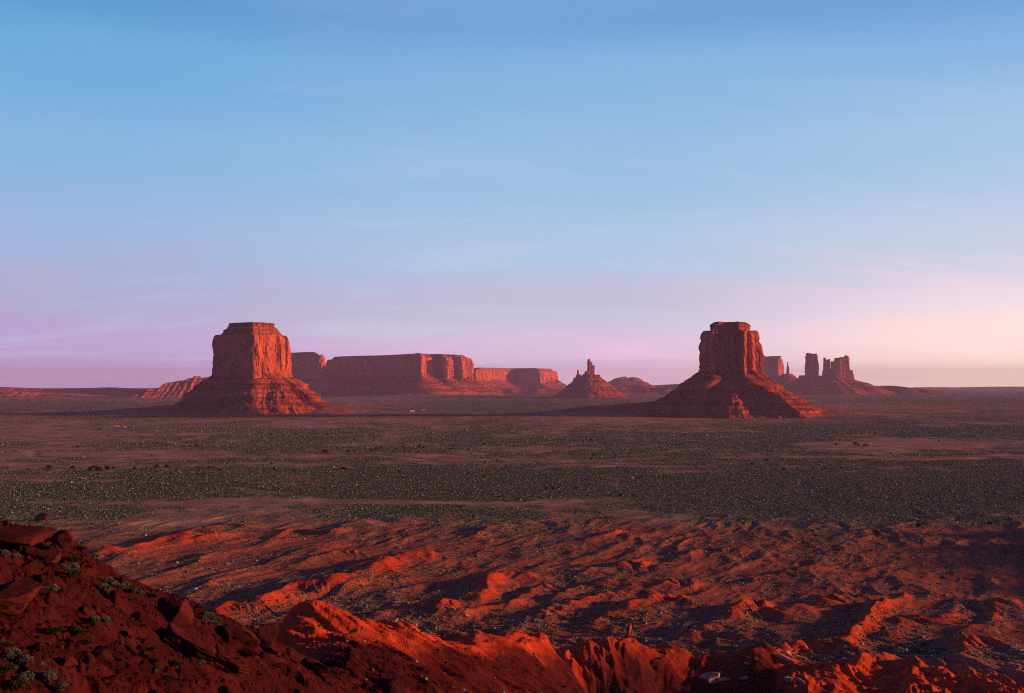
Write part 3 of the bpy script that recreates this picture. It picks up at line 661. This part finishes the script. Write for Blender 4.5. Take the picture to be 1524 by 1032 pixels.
# ------------------------------------------------------------------ rocks
def ico(sub):
    bm = bmesh.new(); bmesh.ops.create_icosphere(bm, subdivisions=sub, radius=1.0)
    V_ = np.array([v.co for v in bm.verts]); F_ = np.array([[v.index for v in f.verts] for f in bm.faces]); bm.free(); return V_, F_
ICO = {k: ico(k) for k in (1, 2, 3, 4, 5)}
def rock_mesh(seed, size, sub=4, cuts=14, flat=0.0, rough=0.05, tight=0.62):
    rg = np.random.default_rng(seed); V_, F_ = ICO[sub]; V_ = V_.copy() * 1.25
    for k in range(cuts):
        nrm = rg.normal(size=3); nrm /= np.linalg.norm(nrm)
        if k < 6 and flat > 0:
            ax = [(1, 0, 0), (-1, 0, 0), (0, 1, 0), (0, -1, 0), (0, 0, 1), (0, 0, -1)][k]; nrm = np.array(ax, float) * 1.0 + rg.normal(size=3) * 0.18; nrm /= np.linalg.norm(nrm)
        d = rg.uniform(tight, tight + 0.3); V_ -= np.maximum(0, V_ @ nrm - d)[:, None] * nrm
    s = seed * 3.1
    nn = noise3(V_[:, 0] * 2 + s, V_[:, 1] * 2, V_[:, 2] * 2) + .5 * noise3(V_[:, 0] * 5 + s, V_[:, 1] * 5, V_[:, 2] * 5) + .3 * noise3(V_[:, 0] * 11 + s, V_[:, 1] * 11, V_[:, 2] * 14)
    lay = np.floor(2.5 * noise3(V_[:, 2] * 6 + s, V_[:, 0] * .5 + s, V_[:, 1] * .5)) / 2.5
    V_ = V_ * np.stack([1 + rough * (nn + .7 * lay), 1 + rough * (nn + .7 * lay), 1 + rough * nn], 1)
    return V_ * np.array(size), F_
def rot(V_, rx, ry, rz):
    from mathutils import Euler
    return V_ @ np.array(Euler((rx, ry, rz)).to_matrix()).T
def gpoint(px, py, Dmin=22, Dmax=2500):
    """first ground point on the sight line through a pixel (for placing things where they stand)"""
    D_ = np.exp(np.linspace(math.log(Dmin), math.log(Dmax), 900)); X = (px - CX) / F * D_; Z = CZ - (py - HY) / F * D_
    H = height(X, D_); i = np.argmax(H >= Z)
    if H[i] < Z[i]: i = len(D_) - 1
    return X[i], D_[i], H[i]
def boulder(px, py, w_px, size, seed, label, mat=None, rz=0, tilt=(0, 0), sink=.25, flat=1.0, sub=5, name='boulder', rough=.05, group=None, cat='boulder', cuts=14):
    x, y, z = gpoint(px, py); s = w_px / F * y / 2 * (0.74 if mat is None else 1.0); rough *= 1.5 if mat is None else 1
    V_, F_ = rock_mesh(seed, (s * size[0], s * size[1], s * size[2]), sub, cuts=cuts, flat=flat, rough=rough)
    V_ = rot(V_, tilt[0], tilt[1], rz)
    o = link_mesh(name, V_, None, mat or M_bould, Ft=F_, loc=(x, y, z - V_[:, 2].min() * (1 - sink * 2) if sink < .5 else z))
    tag(o, label, cat, group); return o
LEFT = 'rock at the rim on the left'
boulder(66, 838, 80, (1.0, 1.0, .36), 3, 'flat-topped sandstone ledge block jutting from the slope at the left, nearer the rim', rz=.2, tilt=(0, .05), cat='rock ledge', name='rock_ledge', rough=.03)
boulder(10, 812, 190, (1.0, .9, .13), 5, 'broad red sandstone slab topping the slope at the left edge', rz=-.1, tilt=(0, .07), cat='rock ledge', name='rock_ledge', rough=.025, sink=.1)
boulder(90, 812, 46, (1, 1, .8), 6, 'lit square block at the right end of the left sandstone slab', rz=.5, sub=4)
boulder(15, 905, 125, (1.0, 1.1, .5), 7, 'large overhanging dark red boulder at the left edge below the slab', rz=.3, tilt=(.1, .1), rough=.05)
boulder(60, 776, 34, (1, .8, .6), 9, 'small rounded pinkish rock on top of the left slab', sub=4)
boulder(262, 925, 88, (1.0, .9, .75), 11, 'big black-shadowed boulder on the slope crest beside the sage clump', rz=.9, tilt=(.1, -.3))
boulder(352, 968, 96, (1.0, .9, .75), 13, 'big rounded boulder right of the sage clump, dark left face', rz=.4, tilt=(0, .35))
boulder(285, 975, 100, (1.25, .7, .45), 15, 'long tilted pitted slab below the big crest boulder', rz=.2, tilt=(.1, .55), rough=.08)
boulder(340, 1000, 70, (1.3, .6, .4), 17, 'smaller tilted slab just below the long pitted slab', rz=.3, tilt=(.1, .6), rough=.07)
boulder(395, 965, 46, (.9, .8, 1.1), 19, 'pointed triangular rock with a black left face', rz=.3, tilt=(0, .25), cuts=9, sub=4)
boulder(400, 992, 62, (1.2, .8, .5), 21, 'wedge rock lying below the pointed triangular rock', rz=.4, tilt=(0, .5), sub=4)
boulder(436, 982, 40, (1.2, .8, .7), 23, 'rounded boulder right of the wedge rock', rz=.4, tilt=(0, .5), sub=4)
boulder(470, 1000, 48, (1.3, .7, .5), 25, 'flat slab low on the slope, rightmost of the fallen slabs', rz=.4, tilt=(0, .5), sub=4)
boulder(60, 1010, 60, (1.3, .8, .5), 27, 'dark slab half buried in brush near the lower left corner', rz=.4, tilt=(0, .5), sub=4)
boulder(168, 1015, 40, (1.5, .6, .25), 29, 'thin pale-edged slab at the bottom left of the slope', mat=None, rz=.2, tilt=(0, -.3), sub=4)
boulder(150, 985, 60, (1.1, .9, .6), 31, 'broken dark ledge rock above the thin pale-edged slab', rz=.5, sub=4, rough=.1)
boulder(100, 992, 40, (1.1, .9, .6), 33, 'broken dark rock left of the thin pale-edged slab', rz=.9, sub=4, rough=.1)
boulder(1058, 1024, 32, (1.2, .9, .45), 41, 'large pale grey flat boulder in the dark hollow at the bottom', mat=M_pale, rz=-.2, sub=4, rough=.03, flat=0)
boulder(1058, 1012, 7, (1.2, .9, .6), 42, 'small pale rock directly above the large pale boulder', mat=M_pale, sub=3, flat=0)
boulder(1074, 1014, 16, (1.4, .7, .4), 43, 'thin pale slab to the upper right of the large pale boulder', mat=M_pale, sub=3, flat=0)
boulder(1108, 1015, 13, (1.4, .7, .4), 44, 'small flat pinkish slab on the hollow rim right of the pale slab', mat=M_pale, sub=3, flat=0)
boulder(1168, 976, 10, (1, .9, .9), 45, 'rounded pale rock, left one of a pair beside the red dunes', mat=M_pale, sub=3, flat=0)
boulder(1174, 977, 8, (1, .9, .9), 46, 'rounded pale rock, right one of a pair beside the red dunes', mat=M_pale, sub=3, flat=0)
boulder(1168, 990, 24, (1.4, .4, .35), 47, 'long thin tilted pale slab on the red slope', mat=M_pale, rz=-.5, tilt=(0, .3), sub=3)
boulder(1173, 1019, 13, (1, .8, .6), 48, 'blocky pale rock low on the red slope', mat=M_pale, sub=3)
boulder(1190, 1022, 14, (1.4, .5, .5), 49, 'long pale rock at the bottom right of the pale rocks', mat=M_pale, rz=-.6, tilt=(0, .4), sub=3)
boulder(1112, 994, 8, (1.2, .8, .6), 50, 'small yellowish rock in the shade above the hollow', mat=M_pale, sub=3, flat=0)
boulder(936, 946, 11, (.8, .7, 1.4), 51, 'small orange rock stack standing alone behind the ridge', mat=M_cliff, sub=4, rough=.16, name='rock_outcrop', cat='rock outcrop', sink=.1)
# scattered loose rocks on the near slope, countable ones
protos = []
for k in range(6):
    V_, F_ = rock_mesh(200 + k, (1.1, .85, .6), 3, flat=1.0, rough=.06)
    me = bpy.data.meshes.new('rock'); 
    o = link_mesh('rock', V_, None, M_bould, Ft=F_); me = o.data; C.objects.unlink(o); bpy.data.objects.remove(o); protos.append(me)
rg = random.Random(5)
def in_slope(px, py):
    ed = np.interp(px, [0, 105, 180, 240, 330, 395, 430, 470, 600, 700, 900], [850, 825, 870, 892, 918, 950, 925, 935, 945, 955, 965]); return py > ed + 6
SM = []
while len(SM) < 210:
    px = rg.uniform(0, 620); py = rg.uniform(830, 1030)
    if not in_slope(px, py): continue
    if px > 430 and rg.random() < .5: continue
    SM.append((px, py))
for px, py in SM:
    x, y, z = gpoint(px, py); s = rg.uniform(2.2, 7) * (1.6 if rg.random() < .12 else 1) / F * min(y, 120) / 1.6
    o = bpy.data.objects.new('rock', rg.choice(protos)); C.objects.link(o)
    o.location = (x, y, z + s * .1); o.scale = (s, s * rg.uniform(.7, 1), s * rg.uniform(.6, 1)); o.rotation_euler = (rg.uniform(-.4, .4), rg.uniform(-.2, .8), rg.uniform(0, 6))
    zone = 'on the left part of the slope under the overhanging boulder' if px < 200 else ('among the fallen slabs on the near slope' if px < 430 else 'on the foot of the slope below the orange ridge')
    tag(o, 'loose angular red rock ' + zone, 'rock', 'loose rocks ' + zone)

# ------------------------------------------------------------------ shrubs
def leaf_cloud(seed, n, rx, rz_, leaf, lump=5, up=0.5):
    rg_ = np.random.default_rng(seed); c = []
    cs = np.c_[rg_.uniform(-.6, .6, lump) * rx, rg_.uniform(-.6, .6, lump) * rx, rg_.uniform(.25, .75, lump) * rz_]; rs = rg_.uniform(.35, .6, lump) * rx
    k = rg_.integers(0, lump, n); d = rg_.normal(size=(n, 3)); d /= np.linalg.norm(d, axis=1)[:, None]; d[:, 2] = np.abs(d[:, 2]) * .9 - .15
    p = cs[k] + d * rs[k][:, None] * rg_.uniform(.7, 1.05, n)[:, None] * np.array([1, 1, rz_ / rx * 1.2])
    p[:, 2] = np.maximum(p[:, 2], .02)
    a = d + rg_.normal(size=(n, 3)) * .5; a[:, 2] += up; a /= np.linalg.norm(a, axis=1)[:, None]
    b = np.cross(a, rg_.normal(size=(n, 3))); b /= np.linalg.norm(b, axis=1)[:, None]
    l = leaf * rg_.uniform(.6, 1.4, n)[:, None]
    V_ = np.stack([p - b * l * .35, p + b * l * .35, p + a * l + b * l * .1], 1).reshape(-1, 3)
    return V_, np.arange(n * 3).reshape(-1, 3)
def stems(seed, n, rx, h, th):
    rg_ = np.random.default_rng(seed); Vs = []; Fs = []
    for k in range(n):
        a = rg_.uniform(0, 6.28); d = np.array([math.cos(a), math.sin(a), 0]); tip = d * rx * .7 + np.array([0, 0, h * .7]); m_ = d * rx * .25 + np.array([0, 0, h * .3])
        b0 = len(Vs) * 1
        for p, t_ in ((np.zeros(3), th), (m_, th * .7), (tip, th * .25)):
            for q in range(4): Vs.append(p + np.array([math.cos(q * 1.57), math.sin(q * 1.57), 0]) * t_)
        for r_ in range(2):
            for q in range(4): Fs.append([b0 + r_ * 4 + q, b0 + r_ * 4 + (q + 1) % 4, b0 + r_ * 4 + 4 + (q + 1) % 4, b0 + r_ * 4 + 4 + q])
    return np.array(Vs), np.array(Fs)
def proto_mesh(name, V_, Fq_, mat, Ft_=None):
    o = link_mesh(name, V_, Fq_, mat, Ft=Ft_); me = o.data; bpy.data.objects.remove(o); return me
SH = [proto_mesh('sagebrush', *(lambda v: (v[0], None))(leaf_cloud(300 + k, 1500, .55, .5, .075, 7)), (M_sage, M_sage, M_sage2)[k % 3], leaf_cloud(300 + k, 1500, .55, .5, .075, 7)[1]) for k in range(6)]
ST = [proto_mesh('stem', *stems(320 + k, 9, .5, .55, .02), M_bark) for k in range(3)]
near_sh = [(45,795,18,2),(72,792,20,5),(10,800,16,0),(35,815,14,1),(8,832,18,0),(25,835,14,3),(70,812,12,0),(110,838,24,2),(98,850,18,0),(112,862,28,2),(122,820,20,5),(140,832,16,0),(108,848,20,1),
 (162,866,20,0),(170,872,18,1),(180,876,18,3),(190,880,14,0),(200,884,14,0),(210,886,12,1),(226,890,20,2),(60,876,10,0),(78,884,20,1),(157,888,22,1),(196,896,12,2),(140,925,22,3),(155,928,20,0),(108,940,20,5),(85,948,26,2),
 (120,945,20,5),(128,962,20,2),(300,912,14,0),(306,917,14,1),(312,921,16,0),(318,924,14,3),(325,926,12,0),(302,922,14,1),(312,930,14,0),(322,932,14,1),(328,936,12,0),(20,985,34,0),(40,995,34,1),(55,1005,30,3),(10,1005,34,2),(35,1020,38,0),(75,1015,32,3),
 (8,965,26,2),(25,1030,38,5),(90,1028,24,0),(388,962,10,2),(380,975,12,0),(300,990,16,0),(232,985,14,2),(262,995,22,2),(450,975,9,2),(454,980,8,0),(230,965,10,2),(352,990,8,5),(232,1002,12,1),(215,975,8,0),(180,912,10,2),(250,1012,18,2),(60,968,16,2)]
for k, (px, py, wpx, v) in enumerate(near_sh):
    x, y, z = gpoint(px, py + 2); s = wpx / F * y / 0.95
    s *= .85
    o = bpy.data.objects.new('sagebrush', SH[v]); C.objects.link(o); o.location = (x, y, z - .05 * s); o.scale = (s, s, s * 1.05); o.rotation_euler = (0, 0, k * 1.7)
    c_ = bpy.data.objects.new('stem', ST[k % 3]); C.objects.link(c_); c_.parent = o
    tone = 'dark green' if v in (2, 5) else 'pale grey-green'
    if py < 842 and px < 80: zn = 'on top of the left sandstone slab'
    elif 150 < px < 240 and py < 900: zn = 'along the crest of the slope'
    elif 295 < px < 335 and py < 940: zn = 'in the clump between the two big boulders'
    elif px < 100 and py > 960: zn = 'in the thicket at the lower left corner'
    elif px < 200: zn = 'dotted on the slope right of the overhanging boulder'
    else: zn = 'among the fallen slabs'
    tag(o, f'{tone} sagebrush {zn}', 'shrub', f'{tone} sagebrush {zn}')
# scree and grit on the near slope: beyond counting
def merge_scatter(X, Y, Z, S, base, rgn, mirror=True):
    V0, F0 = base; n = len(X); a = rgn.uniform(0, 6.28, n); c, s = np.cos(a), np.sin(a)
    st = rgn.uniform(.7, 1.3, (n, 3))
    v = V0[None] * st[:, None] * S[:, None, None]
    vx = v[..., 0] * c[:, None] - v[..., 1] * s[:, None] + X[:, None]; vy = v[..., 0] * s[:, None] + v[..., 1] * c[:, None] + Y[:, None]; vz = v[..., 2] + Z[:, None]
    Vv = np.stack([vx, vy, vz], -1).reshape(-1, 3); Fv = (F0[None] + (np.arange(n) * len(V0))[:, None, None]).reshape(-1, F0.shape[1])
    return Vv, Fv
rgn = np.random.default_rng(11)
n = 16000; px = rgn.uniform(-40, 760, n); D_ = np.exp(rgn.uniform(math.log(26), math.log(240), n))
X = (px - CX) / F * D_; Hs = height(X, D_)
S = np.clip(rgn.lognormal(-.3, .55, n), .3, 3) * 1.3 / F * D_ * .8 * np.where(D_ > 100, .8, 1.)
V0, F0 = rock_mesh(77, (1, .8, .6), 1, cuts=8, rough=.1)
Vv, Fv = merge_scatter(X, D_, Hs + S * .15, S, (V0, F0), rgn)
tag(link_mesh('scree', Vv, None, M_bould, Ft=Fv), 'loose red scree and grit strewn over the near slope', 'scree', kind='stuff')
# low brush on the plain and badlands: beyond counting
def brush_base(seed, m_):
    rg_ = np.random.default_rng(seed); a = np.linspace(0, 6.28, m_, endpoint=False)
    lo = np.c_[np.cos(a) * .9, np.sin(a) * .9, np.zeros(m_)]; hi = np.c_[np.cos(a + .4) * .75, np.sin(a + .4) * .75, rg_.uniform(.35, .75, m_)]; tp = np.array([[.1, 0, .8]])
    V_ = np.vstack([lo, hi, tp]); i = np.arange(m_); j_ = (i + 1) % m_
    return V_, np.vstack([np.c_[i, j_, m_ + i], np.c_[j_, m_ + j_, m_ + i], np.c_[m_ + i, m_ + j_, np.full(m_, 2 * m_)]])
n = 650000
v = rgn.uniform(1 / 3600, 1 / 395, n); D_ = 1 / v; px = rgn.uniform(-40, 1564, n); X = (px - CX) / F * D_
cv = sstep(cover(X, D_, None), 0, 1.05); sl_b = sstep(D_, 400, 430) * (1 - sstep(D_, 700, 850))
rh = ridge_height(X, D_)
pr = np.clip(cv * 1.15, 0.03, 1) ** 1.4 * (1 - .62 * sl_b) * (1 - .75 * sstep(rh, 1.5, 5))
keep = rgn.random(n) < pr; X = X[keep]; D_ = D_[keep]
Hs = height(X, D_, False)
S = rgn.lognormal(-1.0, .48, len(X)) * np.clip(D_ / 1100, .62, 2.2)
Vv, Fv = merge_scatter(X, D_, Hs - .05, S, brush_base(1, 5), rgn)
n = 3500; D2 = rgn.uniform(140, 400, n); p2 = rgn.uniform(380, 1540, n); X2 = (p2 - CX) / F * D2; S2 = rgn.lognormal(-1.6, .4, n)
V2, F2 = merge_scatter(X2, D2, height(X2, D2) - .03, S2, brush_base(1, 5), rgn); Fv = np.vstack([Fv, F2 + len(Vv)]); Vv = np.vstack([Vv, V2])
tag(link_mesh('brush', Vv, None, M_sagefar, Ft=Fv), 'countless low desert shrubs speckling the plain and the badlands', 'brush', kind='stuff')
print('brush count', len(X))

# ------------------------------------------------------------------ junipers on the plain
CR = []; 
for k in range(3):
    V_, F_ = leaf_cloud(400 + k, 900, 1.0, 1.5, .38, 8, .2); CR.append(proto_mesh('crown', V_, None, M_jun, F_))
def trunk_mesh():
    V_, F_ = stems(9, 4, .5, 1.4, .13); return proto_mesh('trunk', V_, F_, M_bark)
TR = trunk_mesh()
TREES = [(140,696,7),(146,700,9),(160,699,8),(134,699,7),(72,697,7),(108,696,6),(42,700,5),(71,701,4),(168,697,5),(201,698,5),(232,695,7),(248,695,6),(311,697,5),(327,700,5),(302,706,4),(104,716,3),(119,715,3),(194,715,4),(87,722,3),
 (282,664,4),(292,663,5),(270,665,4),(247,663,3),(225,677,3),(116,665,4),(190,716,3),(253,712,3),(226,711,4),(254,705,4),
 (483,673,7),(517,672,5),(527,671,4),(553,671,4),(561,667,4),(567,666,3),(600,665,5),(623,665,4),(625,663,4),(630,666,4),(660,672,3),(671,668,4),(441,646,4),(487,647,3),(579,653,3),(527,654,3),(600,692,3),(640,692,3),(594,703,5),(514,698,5),(510,697,4),
 (409,698,4),(404,690,4),(720,661,3),(740,663,3),(765,663,3),(715,655,3),(622,672,3),(590,669,3),(572,697,4),(437,700,4),(486,672,4),(664,644,3),(691,641,3),(635,647,3),(880,655,4),(916,679,5),(884,677,5),(879,684,4),(848,665,3),(874,638,3),(819,640,3),(857,727,5),(824,727,5),(831,726,4),(813,728,5),(923,737,5),
 (943,737,4),(908,737,3),(1130,652,4),(1121,691,5),(1141,685,5),(1167,699,5),(1124,701,3),(1083,714,3),(1113,700,3),(1097,679,3),(1140,651,3),(1265,647,3),(1274,646,3),(1282,646,4),(1302,645,4),(1252,647,3),(1244,662,4),(1220,686,3),(1251,696,4),(1228,697,4),(1167,700,4),(1209,697,3),(1512,649,3),(1397,656,3),(1289,698,3),(1185,690,3),
 (1304,795,8),(1367,784,8),(1473,780,6),(866,640,3),(947,641,3),(1050,678,3),(986,686,3),(1048,692,4),(853,640,3)]
for k, (px, py, wpx) in enumerate(TREES):
    x, y, z = gpoint(px, py + 1.5, 400, 4000)
    s = wpx / F * y / 2.3
    o = empty('juniper_tree', (x, y, z - .1), k * 1.3); o.scale = (s, s, s * (1.0 + .3 * ((k * 7) % 5 - 2) / 2 * .5))
    a = bpy.data.objects.new('crown', CR[k % 3]); C.objects.link(a); a.parent = o
    b_ = bpy.data.objects.new('trunk', TR); C.objects.link(b_); b_.parent = o
    if (px, py) in ((1304, 795), (1367, 784), (1473, 780)):
        lab = {1304: 'squat dark juniper at the badlands edge, leftmost of the three on the right', 1367: 'dark juniper on the sandy rim, middle of the three on the right', 1473: 'dim juniper in the shade at the right, last of the three'}[px]; gr = 'junipers at the right badlands edge'
    else:
        zn = 'on the left plain below the butte' if px < 340 and py > 690 else 'on the left plain along the pale wash' if px < 340 else 'in the belt between the two buttes' if px < 800 and py < 690 else 'along the near edge of the left plain' if px < 800 else 'in front of the dark butte' if px < 1200 and py < 690 else 'beside the dark scrub on the right plain' if px < 1200 else 'near the roadside structures on the right'
        lab = 'small dark juniper ' + zn; gr = 'junipers ' + zn
    tag(o, lab, 'tree', gr)

# ------------------------------------------------------------------ tiny buildings on the plain
def box_bm(bm, x0, x1, y0, y1, z0, z1):
    vs = [bm.verts.new(p) for p in [(x0, y0, z0), (x1, y0, z0), (x1, y1, z0), (x0, y1, z0), (x0, y0, z1), (x1, y0, z1), (x1, y1, z1), (x0, y1, z1)]]
    for f in [(0, 3, 2, 1), (4, 5, 6, 7), (0, 1, 5, 4), (1, 2, 6, 5), (2, 3, 7, 6), (3, 0, 4, 7)]: bm.faces.new([vs[i] for i in f])
def bm_obj(name, bm, mat, parent):
    me = bpy.data.meshes.new(name); bm.to_mesh(me); bm.free(); me.materials.append(mat); o = bpy.data.objects.new(name, me); C.objects.link(o); o.parent = parent; return o
def plain(name, c): return simple_mat(name, c, tuple(min(1, v * 1.15) for v in c), .8, .7)
M_white = plain('white_paint', (.75, .72, .68)); M_teal = plain('teal_paint', (.02, .20, .17)); M_yel = plain('yellow_paint', (.60, .42, .06)); M_dark = plain('dark_roof', (.06, .045, .045)); M_tan = plain('tan_wall', (.55, .36, .22)); M_glass = plain('window_glass', (.03, .035, .04)); M_green = plain('olive_canvas', (.14, .17, .04))
def hut(px, py, w_, d_, h_, wall, roofm, label, rz=0.2, cat='building', name='cabin'):
    x, y, z = gpoint(px, py, 700, 9500)
    e = empty(name, (x, y, z), rz); tag(e, label, cat)
    bm = bmesh.new(); box_bm(bm, -w_ / 2, w_ / 2, -d_ / 2, d_ / 2, -.5, h_); bm_obj('wall', bm, wall, e)
    bm = bmesh.new(); o_ = .3
    p = [(-w_ / 2 - o_, -d_ / 2 - o_, h_ + .003), (w_ / 2 + o_, -d_ / 2 - o_, h_ + .003), (w_ / 2 + o_, d_ / 2 + o_, h_ + .003), (-w_ / 2 - o_, d_ / 2 + o_, h_ + .003), (-w_ / 2 - o_, 0, h_ * 1.35), (w_ / 2 + o_, 0, h_ * 1.35)]
    vs = [bm.verts.new(q) for q in p]
    for f in [(0, 1, 5, 4), (3, 4, 5, 2), (0, 4, 3), (1, 2, 5), (0, 3, 2, 1)]: bm.faces.new([vs[i] for i in f])
    bm_obj('roof', bm, roofm, e)
    bm = bmesh.new(); box_bm(bm, -.5, .5, -d_ / 2 - .06, -d_ / 2 + .03, 0, 2.0); bm_obj('door', bm, M_dark, e)
    for sx in (-1, 1):
        bm = bmesh.new(); box_bm(bm, sx * w_ * .3 - .6, sx * w_ * .3 + .6, -d_ / 2 - .05, -d_ / 2 + .03, 1.1, 2.0); bm_obj('window', bm, M_glass, e)
    return e
hut(1272.5, 662.5, 6.2, 4, 3.6, M_teal, M_teal, 'teal hut on the bare pink ground right of the dark butte', rz=-.1)
hut(1277.5, 662.5, 3.4, 3.0, 2.6, M_yel, M_yel, 'bright yellow hut attached to the right of the teal hut', rz=-.3)
hut(1277.5, 665.5, 2.6, 2.6, 2.4, M_green, M_green, 'small olive shed just in front of the yellow hut', rz=.2, name='shed', cat='shed')
hut(1288, 664.5, 7.5, 4, 2.6, M_dark, M_dark, 'low dark shed right of the coloured huts', rz=.1, name='shed', cat='shed')
hut(1295, 664, 2.4, 2.2, 3.0, M_tan, M_tan, 'narrow tan booth at the end of the low dark shed', rz=.3, name='booth', cat='booth')
hut(614, 613.5, 16, 7, 5, M_white, M_white, 'white house on the green flat below the long mesa')
hut(630, 611.5, 9, 6, 4, M_white, M_tan, 'small pale house right of the white house below the long mesa')
hut(185, 637.5, 5, 4, 3.2, M_yel, M_tan, 'small yellow-lit cabin on the left plain')
hut(173, 636, 9, 5, 3.2, M_tan, M_tan, 'tan cabin left of the yellow-lit cabin on the left plain')

# ------------------------------------------------------------------ haze
HZ = True
if HZ:
    bm = bmesh.new(); box_bm(bm, -26000, 26000, -26000, 26000, -40, 430)
    me = bpy.data.meshes.new('haze'); bm.to_mesh(me); bm.free()
    m = bpy.data.materials.new('thin_haze'); m.use_nodes = True; NT = m.node_tree
    NT.nodes.remove(NT.nodes['Principled BSDF'])
    pv = NT.nodes.new('ShaderNodeVolumePrincipled'); pv.inputs['Color'].default_value = (0.50, 0.52, 1.0, 1); pv.inputs['Density'].default_value = 3.7e-5; pv.inputs['Anisotropy'].default_value = 0.0
    NT.links.new(pv.outputs[0], NT.nodes['Material Output'].inputs['Volume'])
    me.materials.append(m); o = bpy.data.objects.new('haze', me); C.objects.link(o); o['kind'] = 'stuff'; o['label'] = 'thin violet haze filling the air over the desert'; o['category'] = 'haze'
